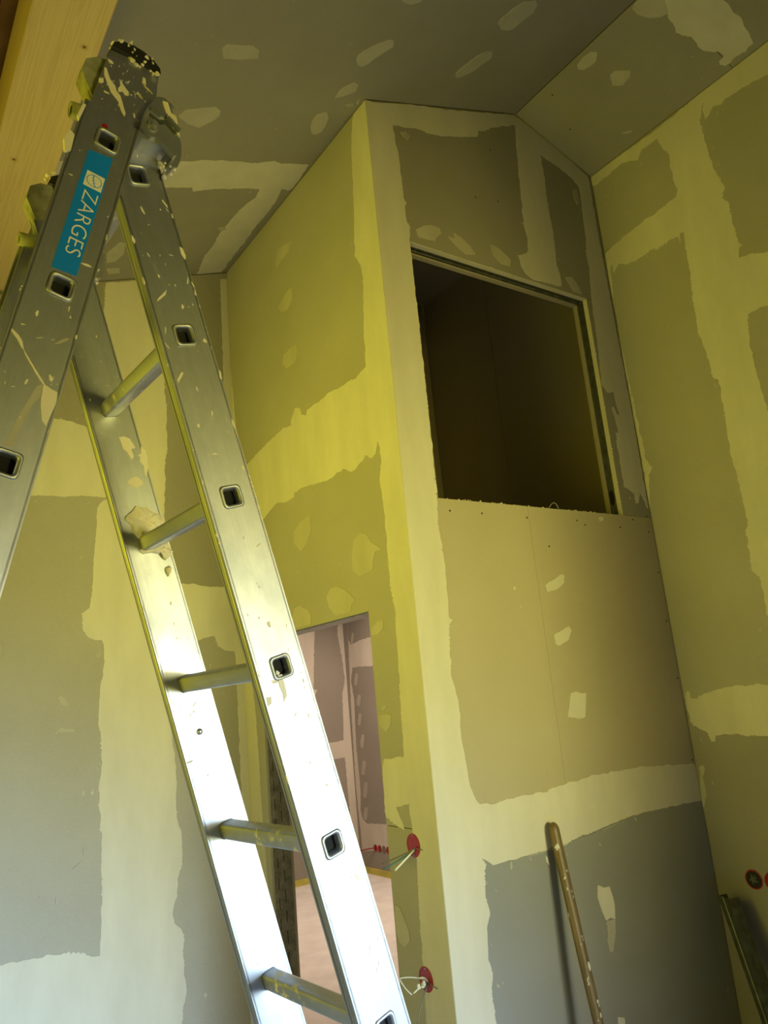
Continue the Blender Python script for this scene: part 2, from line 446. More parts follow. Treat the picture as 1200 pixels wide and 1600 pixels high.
# outlines of the filler, metres in the plane of each surface (name, fray, flat list of a, b)
TRACES = {
 'door': [
  ('joint_filler', 1.0, [0.0527,4.372,0.0785,4.358,0.1093,4.313,0.122,4.254,0.1377,4.174,0.1464,4.067,0.1551,3.962,0.1636,3.857,0.1754,3.756,0.187,3.655,0.1506,3.592,0.1419,3.535,0.1402,3.523,0.1531,3.406,0.172,3.284,0.1724,3.203,0.1806,3.118,0.2242,3.111,0.2607,3.1,0.3125,3.108,0.3852,3.11,0.488,3.123,0.5579,3.118,0.6398,3.118,0.7031,3.118,0.7166,3.098,0.7579,3.113,0.7742,3.156,0.8171,3.169,0.8676,3.131,0.8718,3.099,0.9518,3.112,1.024,3.11,1.151,3.095,1.285,3.079,1.397,3.062,1.474,3.041,1.51,3.192,1.538,3.435,1.562,3.739,1.562,4.017,1.602,4.304,1.698,4.356,1.633,3.799,1.607,3.303,1.549,2.827,1.452,2.694,1.288,2.708,1.223,2.712,1.145,2.735,1.069,2.755,0.9771,2.73,0.8858,2.733,0.8827,2.756,0.795,2.756,0.6918,2.742,0.5363,2.72,0.4775,2.735,0.4226,2.733,0.356,2.701,0.2667,2.724,0.2393,2.738,0.2015,2.717,0.1686,2.72,0.1575,2.74,0.1451,2.768,0.1312,2.736,0.1306,2.68,0.1536,2.615,0.1483,2.55,0.1437,2.481,0.1432,2.388,0.1464,2.293,0.1496,2.208,0.1508,2.294,0.1496,2.208,0.1413,2.122,0.1291,2.061,0.137,2.013,0.1391,1.955,0.1409,1.874,0.1505,1.755,0.1565,1.59,0.1651,1.521,0.2242,1.52,0.2991,1.508,0.3142,1.488,0.3162,1.401,0.3213,1.323,0.3147,1.3,0.2567,1.277,0.2373,1.267,0.2036,1.262,0.2096,1.284,0.2424,1.339,0.1541,1.356,0.1573,1.321,0.1502,1.259,0.1396,1.166,0.151,1.044,0.1581,0.903,0.1624,0.7658,0.1731,0.63,0.1589,0.3267,-0.0185,0.386,-0.0141,0.6711,-0.0152,1.335,-0.0095,1.741,0.0075,1.992,0.011,2.527,0.0092,2.947,0.0076,3.546,0.0073,3.927,0.0065,4.334]),
  ('patch', 1.0, [0.7461,4.064,0.7425,4.037,0.7877,4.02,0.861,4.019,0.9132,4.001,0.9343,4.035,0.8885,4.098,0.8276,4.088]),
  ('patch', 1.0, [0.7782,3.818,0.768,3.77,0.7892,3.733,0.8266,3.718,0.8975,3.73,0.9236,3.777,0.8632,3.808]),
  ('patch', 1.0, [0.7634,3.49,0.7571,3.435,0.7936,3.399,0.8782,3.41,0.9207,3.451,0.9032,3.494,0.8198,3.498]),
  ('patch', 1.0, [0.7409,2.61,0.7458,2.529,0.7943,2.478,0.8526,2.455,0.9114,2.504,0.9119,2.568,0.8267,2.6]),
  ('patch', 1.0, [0.3297,2.423,0.2824,2.407,0.2558,2.369,0.1843,2.323,0.231,2.324,0.248,2.296,0.2609,2.255,0.3074,2.246,0.3652,2.245,0.4111,2.279,0.4107,2.338,0.3831,2.407]),
  ('patch', 1.0, [0.5505,2.236,0.4826,2.208,0.4126,2.156,0.441,2.138,0.45,2.112,0.515,2.109,0.5778,2.112,0.6276,2.152,0.645,2.202,0.6064,2.234]),
  ('patch', 1.0, [0.9013,2.203,0.8312,2.177,0.795,2.142,0.8042,2.104,0.9468,2.103,0.9795,2.153,0.9564,2.196]),
  ('patch', 1.0, [0.2165,2.044,0.2218,2.011,0.2678,1.991,0.3069,1.992,0.3138,2.018,0.2599,2.041]),
  ('patch', 1.0, [0.2488,1.683,0.2203,1.678,0.231,1.639,0.2645,1.613,0.2844,1.628,0.308,1.641,0.3052,1.677]),
  ('patch', 1.0, [0.2658,1.716,0.2445,1.71,0.2693,1.695,0.2863,1.701]),
  ('patch', 1.0, [0.3028,0.9933,0.2763,0.9863,0.2538,0.9573,0.2279,0.9118,0.2273,0.8838,0.2638,0.8561,0.2957,0.868,0.3148,0.9115]),
  ('joint_filler', 1.0, [1.607,2.123,1.498,2.06,1.441,1.728,1.418,1.16,1.381,0.762,1.326,0.3418,1.282,-0.0487,1.573,-0.1462,1.569,0.5597,1.585,1.147,1.594,1.784]),
 ],
 'front': [
  ('joint_filler', 1.0, [0.0011,4.319,-0.0003,3.938,-0.0017,3.547,-0.0025,2.954,-0.0039,2.534,-0.0021,1.996,0.0131,1.741,0.0158,1.343,0.0141,0.6693,0.0166,0.3743,0.1468,0.3307,0.1677,0.6267,0.165,0.7356,0.1786,0.782,0.1649,0.8257,0.175,0.9252,0.1932,0.9626,0.1844,1.059,0.202,1.13,0.1845,1.155,0.2345,1.12,0.3303,1.122,0.4977,1.122,0.6043,1.125,0.6801,1.137,0.8358,1.151,1.002,1.167,1.116,1.171,1.309,1.166,1.45,1.164,1.514,1.16,1.552,1.159,1.549,1.23,1.551,1.314,1.5,1.326,1.358,1.336,1.136,1.354,0.8578,1.357,0.7261,1.349,0.5639,1.338,0.5562,1.329,0.4923,1.333,0.3675,1.333,0.2576,1.324,0.2068,1.335,0.1807,1.366,0.168,1.398,0.1638,1.458,0.1575,1.519,0.152,1.573,0.1516,1.619,0.1581,1.649,0.1548,1.712,0.1431,1.775,0.1342,1.807,0.144,1.855,0.1424,1.895,0.1495,1.967,0.1529,1.992,0.1696,2.012,0.1549,2.02,0.1592,2.074,0.1638,2.183,0.1643,2.225,0.16,2.311,0.152,2.371,0.1547,2.415,0.1626,2.497,0.1669,2.879,0.168,3.257,0.1673,3.501,0.1667,3.667,0.1786,3.746,0.1605,3.76,0.16,3.805,0.1615,3.838,0.174,3.863,0.1589,3.875,0.1612,3.914,0.1583,3.99,0.1581,4.09,0.1526,4.144,0.1456,4.186,0.1417,4.257,0.2156,4.274,0.2795,4.295,0.3423,4.297,0.4074,4.307,0.5461,4.355,0.6784,4.41,0.6836,4.443,0.7451,4.472,0.7787,4.501,0.9416,4.583,0.9654,4.587,0.9514,4.466,0.9379,4.307,0.9253,4.114,0.9148,3.975,0.9296,3.918,0.9177,3.83,0.8442,3.788,0.8553,3.73,0.8709,3.697,0.9254,3.676,1.133,3.69,1.131,3.756,1.117,3.801,1.127,3.928,1.129,4.054,1.122,4.153,1.123,4.179,1.13,4.298,1.132,4.391,1.132,4.473,1.218,4.455,1.297,4.435,1.36,4.413,1.401,4.382,1.409,4.342,1.406,4.274,1.399,4.165,1.395,4.071,1.373,3.935,1.376,3.859,1.351,3.677,1.35,3.627,1.341,3.429,1.317,3.188,1.348,3.146,1.408,3.156,1.401,3.143,1.407,3.086,1.418,3.029,1.395,3.037,1.38,3.076,1.366,3.066,1.378,3,1.386,2.935,1.365,2.93,1.357,2.884,1.357,2.816,1.358,2.755,1.355,2.694,1.355,2.647,1.393,2.636,1.425,2.62,1.425,2.567,1.446,2.569,1.47,2.626,1.496,2.584,1.507,2.546,1.521,2.552,1.517,2.563,1.522,3.044,1.511,3.703,1.505,4.051,1.507,4.475,1.275,4.57,0.9787,4.662,0.4983,4.49,0.2575,4.42]),
  ('patch', 1.0, [0.7063,2.15,0.7287,2.164,0.7717,2.181,0.8231,2.203,0.8347,2.194,0.826,2.165,0.7974,2.144,0.7682,2.132,0.7138,2.122]),
  ('patch', 1.0, [0.7161,1.94,0.7577,1.952,0.8151,1.974,0.8286,1.955,0.8026,1.915,0.7387,1.892,0.7207,1.899]),
  ('patch', 1.0, [0.7684,1.693,0.8022,1.698,0.8268,1.689,0.8637,1.687,0.8512,1.643,0.8357,1.592,0.7911,1.587,0.7319,1.601,0.7503,1.651]),
  ('patch', 1.0, [1.122,2.478,1.158,2.483,1.158,2.465,1.129,2.458]),
  ('patch', 1.0, [0.5168,2.144,0.5311,2.142,0.5266,2.13,0.5156,2.13]),
  ('patch', 1.0, [0.5405,2.065,0.5487,2.063,0.5462,2.056,0.5403,2.057]),
  ('patch', 1.0, [0.2107,3.74,0.2562,3.77,0.301,3.789,0.3499,3.788,0.3563,3.763,0.3237,3.731,0.3147,3.71,0.2179,3.702]),
  ('patch', 1.0, [0.3955,3.758,0.4338,3.76,0.4318,3.791,0.4744,3.776,0.5224,3.751,0.5554,3.71,0.4941,3.692,0.4524,3.714,0.4292,3.729]),
  ('patch', 1.0, [0.6562,3.796,0.7037,3.792,0.7487,3.77,0.7823,3.745,0.7758,3.708,0.7164,3.704,0.6678,3.742]),
  ('patch', 1.0, [1.167,3.753,1.221,3.768,1.261,3.728,1.279,3.684,1.219,3.683]),
  ('patch', 1.0, [0.7628,0.9497,0.7976,0.935,0.8293,0.9328,0.8397,0.8953,0.8447,0.8629,0.8344,0.8105,0.8093,0.8236,0.7824,0.8179,0.7661,0.8559,0.7524,0.9051]),
  ('patch', 1.0, [0.7697,0.4814,0.805,0.4717,0.8057,0.4497,0.7954,0.4091,0.7586,0.4268]),
  ('patch', 1.0, [0.5004,1.106,0.5101,1.097,0.5162,1.069,0.5016,1.083]),
  ('smear', 2, [0.7824,0.8179,0.8354,0.8142,0.8279,0.7733,0.8099,0.7314,0.7932,0.705,0.7753,0.7092,0.7737,0.7549]),
  ('smear', 1.0, [1.352,4.336,1.381,4.352,1.388,4.267,1.366,4.247,1.348,4.281]),
  ('smear', 0.5, [0.3295,1.118,0.44,1.118,0.5558,1.121,0.6792,1.134,0.8607,1.145,1.028,1.163,1.115,1.167,0.9164,1.155,0.7814,1.14,0.6292,1.129,0.498,1.123]),
  ('smear', 1.0, [0.1808,4.235,0.2127,4.25,0.235,4.233,0.2219,4.205,0.1969,4.218]),
 ],
 'right': [
  ('joint_filler', 1.3, [0.0154,4.498,-0.0807,4.493,-0.1961,4.48,-0.334,4.466,-0.4669,4.464,-0.4934,4.467,-0.5947,4.47,-0.6703,4.483,-0.7202,4.495,-0.836,4.501,-0.8915,4.503,-0.9701,4.519,-1.051,4.512,-2.6,4.475,-2.6,4.36,-1.01,4.324,-0.9627,4.34,-0.9117,4.347,-0.848,4.352,-0.8055,4.359,-0.7802,4.346,-0.7391,4.366,-0.7154,4.336,-0.691,4.33,-0.6899,4.38,-0.7019,4.42,-0.6657,4.35,-0.668,4.25,-0.6724,4.161,-0.6768,4.074,-0.6953,4.002,-0.7131,3.929,-0.6881,3.89,-0.7091,3.859,-0.7142,3.781,-0.7138,3.679,-0.7195,3.631,-0.7372,3.615,-0.7162,3.611,-0.7045,3.562,-0.7601,3.552,-0.834,3.518,-2.6,3.473,-2.6,3.256,-0.7821,3.28,-0.7331,3.286,-0.6919,3.285,-0.681,3.259,-0.6844,3.289,-0.6694,3.158,-0.6673,3.054,-0.6699,2.95,-0.682,2.823,-0.7103,2.557,-0.68,2.422,-0.6,1.66,-0.47,1.66,-0.4968,1.845,-0.4965,1.909,-0.4876,1.956,-0.4892,2.03,-0.4881,2.115,-0.4557,2.15,-0.4689,2.234,-0.4604,2.265,-0.4632,2.255,-0.4705,2.312,-0.4834,2.348,-0.4863,2.456,-0.4822,2.557,-0.4769,2.63,-0.4736,2.713,-0.4781,2.784,-0.4827,2.856,-0.4865,2.95,-0.4884,3.045,-0.4666,3.063,-0.4614,3.144,-0.4566,3.201,-0.4465,3.261,-0.4384,3.333,-0.4487,3.464,-0.4534,3.542,-0.4538,3.6,-0.4418,3.376,-0.4587,3.539,-0.4582,3.621,-0.4599,3.714,-0.4694,3.845,-0.4455,3.848,-0.4408,3.797,-0.4312,3.839,-0.3891,3.846,-0.3378,3.843,-0.3107,3.837,-0.2945,3.853,-0.2612,3.851,-0.1803,3.85,-0.1261,3.856,-0.0759,3.887,-0.0403,3.853,-0.0366,3.906,-0.0189,3.89,-0.0202,3.825,0.0041,3.633,-0.0128,3.219,-0.0221,2.967,-0.0309,2.798,-0.0558,2.749,-0.0297,2.717,-0.0043,2.556,0.0046,2.532,-0.0037,2.8,-0.0047,3.079,0.0032,3.426,0.0041,3.74,-0.004,3.977,-0.0024,3.991,-0.1012,4.012,-0.2439,4.028,-0.3774,4.034,-0.4299,4.041,-0.4718,4.044,-0.4787,4.083,-0.4703,4.144,-0.4718,4.193,-0.4753,4.289,-0.4437,4.353,-0.4394,4.395,-0.4304,4.414,-0.3971,4.413,-0.3376,4.417,-0.302,4.377,-0.2646,4.397,-0.2129,4.421,-0.1563,4.427,-0.1246,4.415,-0.0794,4.412,-0.0267,4.414,0.0178,4.423]),
  ('joint_filler', 1.0, [-0.0099,1.623,-0.0229,1.651,-0.0361,1.649,-0.0356,1.613,-0.0754,1.619,-0.1231,1.634,-0.1693,1.645,-0.2247,1.654,-0.2776,1.657,-0.3487,1.657,-0.4267,1.655,-2.6,1.653,-2.6,1.42,-0.471,1.43,-0.3792,1.438,-0.2826,1.445,-0.1814,1.452,-0.1327,1.448,-0.1257,1.416,-0.1051,1.421,-0.0968,1.458,-0.0568,1.478,-0.0262,1.493,-0.0133,1.513,-0.0132,1.562]),
  ('patch', 1.5, [-0.0183,1.308,-0.0415,1.317,-0.0453,1.294,-0.0273,1.261,-0.0327,1.219,-0.0292,1.182,-0.005,1.13,0.0107,1.134,-0.0048,1.181,-0.0058,1.228,-0.0192,1.275]),
  ('smear', 1.0, [-0.4342,1.891,-0.4482,1.897,-0.453,1.887,-0.4443,1.878,-0.4323,1.882]),
  ('smear', 1.0, [-0.385,1.774,-0.3957,1.773,-0.3918,1.759,-0.383,1.76]),
  ('smear', 1.0, [-0.4075,1.813,-0.4161,1.808,-0.4078,1.801]),
  ('smear', 1.0, [-0.2743,3.692,-0.2962,3.705,-0.2981,3.695,-0.2794,3.686]),
  ('smear', 1.0, [-0.3116,4.357,-0.3306,4.35,-0.3389,4.325,-0.2891,4.314]),
  ('smear', 1.0, [-0.1167,4.339,-0.1308,4.336,-0.0995,4.29,-0.0876,4.305]),
  ('smear', 1.0, [-0.7039,4.175,-0.7086,4.159,-0.7033,4.145,-0.7005,4.153]),
  ('smear', 1.0, [-0.7471,4.323,-0.7698,4.324,-0.7654,4.303,-0.7524,4.295]),
  ('smear', 1.0, [-0.2791,3.409,-0.3052,3.414,-0.303,3.404,-0.2831,3.398]),
  ('smear', 1.0, [-0.6741,3.109,-0.6805,3.1,-0.6745,3.082,-0.6706,3.092]),
  ('smear', 1.0, [-0.0053,3.162,-0.0638,3.15,-0.0677,3.137,-0.0098,3.15]),
  ('smear', 1.0, [-0.3482,2.482,-0.3683,2.474,-0.3802,2.454,-0.3703,2.458]),
  ('smear', 1.0, [-0.0093,4.288,-0.0553,4.292,-0.0361,4.271]),
 ],
 'left': [
  ('joint_filler', 1.0, [-0.7142,4.079,-0.6104,4.114,-0.4924,4.153,-0.4115,4.174,-0.4017,3.926,-0.3908,3.692,-0.393,3.588,-0.4012,3.485,-0.3884,3.411,-0.3935,3.286,-0.3903,3.163,-0.4105,3.04,-0.4025,2.981,-0.4135,2.897,-0.4139,2.768,-0.4017,2.596,-0.3609,2.444,-0.3421,2.421,-0.2752,2.419,-0.2049,2.408,-0.0966,2.404,-0.01,2.405,0.0084,2.267,-0.0257,2.073,-0.0508,2.057,-0.0988,2.064,-0.1455,2.091,-0.1576,2.145,-0.2145,2.135,-0.2556,2.12,-0.352,2.128,-0.3804,2.108,-0.4062,1.71,-0.3957,1.607,-0.3843,1.505,-0.3833,1.416,-0.3911,1.358,-0.3865,1.289,-0.3879,1.231,-0.3899,1.407,-0.3923,1.309,-0.3801,1.249,-0.3653,1.208,-0.3639,1.064,-0.3895,1.003,-0.3935,0.929,-0.413,0.8868,-0.4159,0.8508,-0.4066,0.8123,-0.3767,0.7829,-0.365,0.7575,-0.3713,0.6775,-0.3644,0.5597,-0.3585,0.514,-0.381,0.4323,-0.3851,0.3902,-0.3843,-0.0132,-1.459,0.3466,-1.485,0.8504,-1.286,0.8236,-1.146,0.8167,-1.106,0.8173,-1.073,0.811,-1.065,0.8155,-1.024,0.8113,-0.9819,0.8053,-0.965,0.8112,-0.8962,0.8015,-0.8258,0.7891,-0.799,0.7743,-0.781,0.7616,-0.7466,0.756,-0.7447,0.7999,-0.74,0.9111,-0.7409,0.9638,-0.7371,1.016,-0.7398,1.087,-0.7388,1.177,-0.7397,1.268,-0.75,1.279,-0.7425,1.287,-0.7519,1.455,-0.7365,1.566,-0.7422,1.682,-0.7518,1.761,-0.7489,1.859,-0.7439,1.918,-0.7239,2.038,-0.7288,2.119,-0.7358,2.14,-0.7737,2.141,-0.8033,2.158,-0.8251,2.194,-0.8283,2.266,-0.7988,2.296,-0.7839,2.348,-0.7771,2.475,-0.7742,2.561,-0.764,2.67,-0.7589,2.758,-0.761,2.803,-0.7328,2.838,-0.6958,2.861,-0.8158,2.86,-0.9167,2.849,-1.081,2.845,-1.202,2.837,-1.336,2.835,-1.351,3.266,-1.167,3.294,-0.9713,3.254,-0.89,3.248,-0.7962,3.226,-0.7323,3.241,-0.7221,3.482,-0.7316,3.776]),
  ('joint_filler', 0.8, [-0.043,4.278,0.0152,4.294,0.0253,3.608,0.0204,2.831,0.0228,2.255,0.0285,1.78,0.0239,1.145,0.0333,0.5534,0.0199,-0.1485,-0.0507,-0.1249,-0.0474,0.5728,-0.0448,1.177,-0.0475,1.412,-0.0466,1.73,-0.0473,2.028,-0.053,2.062,-0.0571,2.466,-0.0556,3.202,-0.0482,3.757]),
  ('smear', 1.0, [-0.8417,2.548,-0.8297,2.556,-0.8296,2.533,-0.8396,2.535]),
  ('smear', 1.0, [-0.8487,2.4,-0.8359,2.409,-0.8418,2.39]),
  ('smear', 1.0, [-0.9145,2.156,-0.9003,2.17,-0.8929,2.195,-0.886,2.17,-0.8887,2.155,-0.9097,2.147]),
  ('smear', 1.0, [-0.8249,2.151,-0.8033,2.15,-0.8013,2.142,-0.8209,2.141]),
  ('smear', 1.0, [-0.7686,2.07,-0.7388,2.099,-0.7438,2.059,-0.7637,2.055]),
  ('smear', 1.0, [-0.9349,1.882,-0.9164,1.89,-0.8833,1.849,-0.8878,1.835,-0.916,1.847]),
  ('smear', 1.0, [-0.9377,1.73,-0.9241,1.747,-0.8963,1.74,-0.8589,1.732,-0.8635,1.723,-0.9146,1.723]),
  ('smear', 1.0, [-1.179,2.473,-1.165,2.483,-1.137,2.453,-1.151,2.448]),
  ('smear', 1.0, [-0.8682,1.133,-0.8277,1.161,-0.8231,1.152,-0.8592,1.132]),
  ('smear', 1.0, [-0.8188,1.218,-0.8133,1.217,-0.814,1.181,-0.8205,1.187]),
  ('smear', 1.0, [-0.9353,1.03,-0.9247,1.019,-0.928,1.002,-0.9334,1.012]),
  ('smear', 1.0, [-1.003,1.043,-0.9987,1.051,-0.9967,1.038]),
  ('smear', 1.0, [-1.183,2.144,-1.175,2.115,-1.177,2.087,-1.181,2.078]),
 ],
 'cl': [
  ('joint_filler', 1.0, [-1.509,0.5358,-1.25,0.5036,-1.195,0.5037,-0.9034,0.4941,-0.6906,0.4918,-0.5701,0.4706,-0.4246,0.4716,-0.3107,0.4827,-0.2304,0.4625,-0.1771,0.4768,-0.1053,0.4787,-0.0245,0.4804,-0.0112,0.5848,-0.0039,0.6679,-0.0245,0.7003,-0.0687,0.6874,-0.0497,0.7735,-0.0405,0.8934,-0.0491,1.036,-0.0401,1.197,-0.0439,1.337,-0.0392,1.474,-0.0312,1.591,-0.0919,1.544,-0.1504,1.601,-0.1917,1.556,-0.2251,1.343,-0.2205,1.228,-0.2335,1.106,-0.2234,0.9291,-0.2071,0.8304,-0.178,0.7634,-0.1955,0.6886,-0.274,0.6839,-0.4396,0.6909,-0.5334,0.7127,-0.5511,0.6799,-0.7025,0.685,-0.9447,0.6684,-1.163,0.6624,-1.218,0.6754,-1.494,0.6792]),
  ('patch', 1.0, [-0.7631,-0.1855,-0.7521,-0.2065,-0.7038,-0.2117,-0.6546,-0.217,-0.6187,-0.1969,-0.606,-0.1588,-0.6724,-0.1415,-0.7379,-0.1376]),
  ('patch', 1.0, [-0.7919,0.1951,-0.7757,0.1547,-0.7205,0.1359,-0.662,0.123,-0.6313,0.1457,-0.6234,0.1714,-0.6372,0.2064,-0.6832,0.2557,-0.7367,0.236]),
  ('patch', 1.0, [-0.7761,1.225,-0.7533,1.155,-0.7177,1.168,-0.6978,1.275,-0.7208,1.349,-0.7615,1.36,-0.7885,1.266]),
  ('patch', 1.0, [-0.7456,1.42,-0.6784,1.421,-0.6616,1.481,-0.7228,1.485]),
  ('patch', 1.0, [-0.1846,-0.2119,-0.1962,-0.2379,-0.1879,-0.2656,-0.152,-0.3072,-0.1127,-0.3433,-0.0891,-0.3451,-0.065,-0.3103,-0.0873,-0.2764,-0.1077,-0.2426,-0.1185,-0.21,-0.1369,-0.1884,-0.1581,-0.1877]),
  ('patch', 1.0, [-0.1538,0.0105,-0.1615,-0.0293,-0.1514,-0.0573,-0.1198,-0.0947,-0.0914,-0.0853,-0.0776,-0.0468,-0.0968,-0.0239,-0.129,-0.0035]),
  ('patch', 1.0, [-0.1642,0.2129,-0.1846,0.1628,-0.1838,0.1192,-0.1443,0.1007,-0.1153,0.1267,-0.0962,0.1918,-0.0944,0.2344,-0.1158,0.2578,-0.1407,0.2444]),
  ('patch', 1.0, [0.3631,-0.2171,0.3665,-0.2587,0.3808,-0.2947,0.3955,-0.3369,0.4205,-0.3673,0.4551,-0.3705,0.4823,-0.3377,0.4621,-0.2938,0.4497,-0.2479,0.4218,-0.2186,0.4023,-0.1948,0.3791,-0.1985]),
  ('patch', 1.0, [0.3497,-0.5174,0.3416,-0.5455,0.3497,-0.5764,0.3636,-0.6138,0.3821,-0.6462,0.4338,-0.6593,0.4596,-0.6452,0.4809,-0.6027,0.4653,-0.5662,0.453,-0.5127,0.4327,-0.4929,0.3941,-0.4918]),
  ('patch', 1.0, [-0.2016,-0.5388,-0.0939,-0.5617,-0.1058,-0.5362,-0.1368,-0.5213,-0.1661,-0.5257]),
  ('smear', 1.0, [-0.0898,0.0378,-0.0479,0.0259,-0.0293,0.0494,-0.058,0.0555]),
  ('smear', 1.0, [-0.0402,0.0109,-0.0283,0.0024,-0.0252,0.0161]),
  ('smear', 1.0, [-0.2687,1.051,-0.2385,1.035,-0.214,1.064,-0.2454,1.077]),
 ],
 'cr': [
  ('joint_filler', 1.3, [1.031,-0.8615,1.076,-0.8419,1.15,-0.8223,1.216,-0.805,1.247,-0.8146,1.278,-0.8365,1.334,-0.8282,1.381,-0.8383,1.416,-0.8684,1.451,-0.8765,1.46,-0.8644,1.474,-0.843,1.5,-0.8528,1.496,-0.9846,1.496,-0.9946,1.454,-1.008,1.379,-1.022,1.315,-1.025,1.259,-1.022,1.204,-1.02]),
  ('patch', 1.0, [0.9959,-0.7431,0.9869,-0.7661,0.986,-0.796,1.061,-0.865,1.123,-0.835,1.116,-0.8037,1.08,-0.7638,1.034,-0.7433]),
  ('patch', 1.0, [1.013,-0.3987,1.005,-0.4414,1.01,-0.4896,1.035,-0.5059,1.062,-0.4742,1.061,-0.4288,1.053,-0.4021,1.032,-0.3872]),
  ('patch', 1.0, [1.16,-0.4711,1.16,-0.4977,1.186,-0.526,1.211,-0.5495,1.234,-0.5263,1.242,-0.477,1.228,-0.4562,1.208,-0.4411]),
  ('smear', 1.0, [1.412,-0.6179,1.417,-0.626,1.424,-0.6178]),
  ('smear', 1.0, [1.436,-0.3006,1.451,-0.3293,1.463,-0.3532,1.468,-0.3284,1.447,-0.2977]),
  ('smear', 1.0, [1.351,-0.7754,1.362,-0.79,1.365,-0.7819]),
 ],
 'oback': [
  ('joint_filler', 1.0, [2.192,2.53,2.527,2.556,2.504,2.368,2.465,1.93,2.504,1.916,2.471,1.839,2.274,1.83]),
  ('joint_filler', 1.0, [2.84,2.646,2.816,2.525,2.843,2.355,2.859,2.211,2.873,1.997,2.827,1.86,2.81,1.515,2.796,1.357,2.592,1.344,2.24,1.348,2.228,1.176,2.658,1.17,2.794,1.177,2.801,1.109,2.804,0.8433,2.811,0.6238,2.804,0.1118,2.937,0.0879,2.929,0.7162,2.935,1.504,2.972,2.206,2.983,2.643]),
 ],
 'oright': [
  ('joint_filler', 1.0, [5.141,2.679,5.158,2.439,5.107,2.381,4.901,2.41,4.683,2.42,4.434,2.424,4.485,2.106,4.69,2.108,4.988,2.127,5.114,2.126,5.166,1.99,5.13,1.778,5.149,1.504,5.162,1.278,5.152,1.055,5.142,0.8345,5.176,0.6151,5.146,0.5305,5.067,0.4931,4.662,0.5112,4.622,0.2813,5.196,0.206,5.229,0.8313,5.204,1.736]),
  ('patch', 1.0, [5.06,2.512,5.031,2.496,5.048,2.442,5.076,2.378,5.106,2.39,5.097,2.448]),
  ('patch', 1.0, [5.051,2.063,5.009,2.048,5.027,1.991,5.054,1.924,5.097,1.936,5.088,1.996]),
  ('patch', 1.0, [5.042,1.831,4.983,1.816,4.999,1.766,5.026,1.704,5.086,1.716,5.078,1.77]),
  ('patch', 1.0, [5.046,1.633,5,1.619,5.017,1.564,5.045,1.497,5.091,1.507,5.082,1.566]),
  ('patch', 1.0, [5.028,1.407,4.978,1.395,4.997,1.333,5.025,1.26,5.075,1.269,5.066,1.333]),
  ('patch', 1.0, [5.049,1.133,4.991,1.123,5.009,1.057,5.038,0.9799,5.097,0.9872,5.087,1.056]),
  ('patch', 1.0, [5.048,0.9141,4.986,0.9051,5.006,0.832,5.036,0.7477,5.099,0.7535,5.087,0.829]),
  ('patch', 1.0, [5.079,0.6594,5.021,0.6518,5.039,0.5941,5.066,0.5251,5.125,0.5298,5.115,0.5895]),
 ],
 'rf': [
  ('clump', 1.0, [0.9217,0.0029,0.9171,-0.0072,0.9151,-0.0182,0.9055,-0.0241,0.8975,-0.0365,0.8869,-0.0393,0.8818,-0.0437,0.8733,-0.0427,0.8593,-0.0136,0.8532,0.0111,0.8704,0.0203,0.886,0.0215,0.8988,0.0304,0.904,0.0282,0.9103,0.0174,0.9147,0.0105]),
  ('clump', 1.0, [0.8356,0.0203,0.8433,-0.009,0.8369,-0.0394,0.8252,-0.0404,0.8186,-0.0444,0.8116,-0.0378,0.8052,-0.0256,0.8097,-0.021,0.8213,-0.0259,0.8211,-0.0141,0.8267,-0.0013,0.8263,0.0131,0.8311,0.0188]),
  ('clump', 1.0, [0.7899,-0.0211,0.7931,-0.0294,0.7873,-0.0321,0.7797,-0.0284,0.773,-0.021,0.7833,-0.0191]),
  ('patch', 1.0, [1.062,-0.0025,1.062,-0.0139,1.056,-0.0238,1.046,-0.0266,1.037,-0.0298,1.035,-0.0207,1.018,-0.0215,1.014,-0.0148,1.03,-0.0108,1.038,-0.0045,1.048,-0.0045]),
  ('patch', 1.0, [1.038,-0.0419,1.028,-0.048,1.017,-0.0482,0.9941,-0.0445,0.9752,-0.0356,0.9814,-0.0329,0.9982,-0.0363,1.008,-0.0303,1.016,-0.0341,1.021,-0.0283,1.023,-0.0375]),
  ('patch', 1.0, [0.9705,0.0075,0.9772,-0.0043,0.9782,-0.0161,0.9683,-0.0248,0.9626,-0.0246,0.9559,-0.0126,0.9609,0.0003]),
 ],
 'ln': [
  ('patch', 1.0, [0.1253,-0.0191,0.1219,-0.0299,0.1206,-0.0383,0.1048,-0.0406,0.0874,-0.0388,0.067,-0.037,0.0737,-0.0297,0.0938,-0.0231,0.1062,-0.0212]),
  ('smear', 1.0, [0.1259,-0.0189,0.1183,-0.0111,0.0931,-0.0066,0.0646,-0.0006,0.0312,0.0037,0.0219,0.0038,0.0256,-0.0057,0.0551,-0.0085,0.0894,-0.0131,0.1057,-0.02]),
  ('patch', 1.0, [0.1856,0.0386,0.1803,0.0289,0.1737,0.0216,0.1625,0.0167,0.164,0.0204,0.1737,0.0285,0.182,0.039]),
  ('patch', 1.0, [0.1625,0.0167,0.1556,0.0099,0.1441,-0.0015,0.1326,-0.013,0.1235,-0.0224,0.1248,-0.0178,0.1348,-0.0068,0.1478,0.005,0.1572,0.0136]),
  ('patch', 1.0, [0.1422,-0.0224,0.1382,-0.0286,0.1325,-0.0272,0.1343,-0.0239]),
  ('smear', 1.0, [0.1898,-0.0169,0.2,-0.0245,0.2063,-0.0318,0.2043,-0.0329,0.1902,-0.0211]),
  ('smear', 1.0, [0.1875,0.007,0.1926,-0.0003,0.1901,-0.0009,0.1862,0.0052]),
 ],
 'lh': [
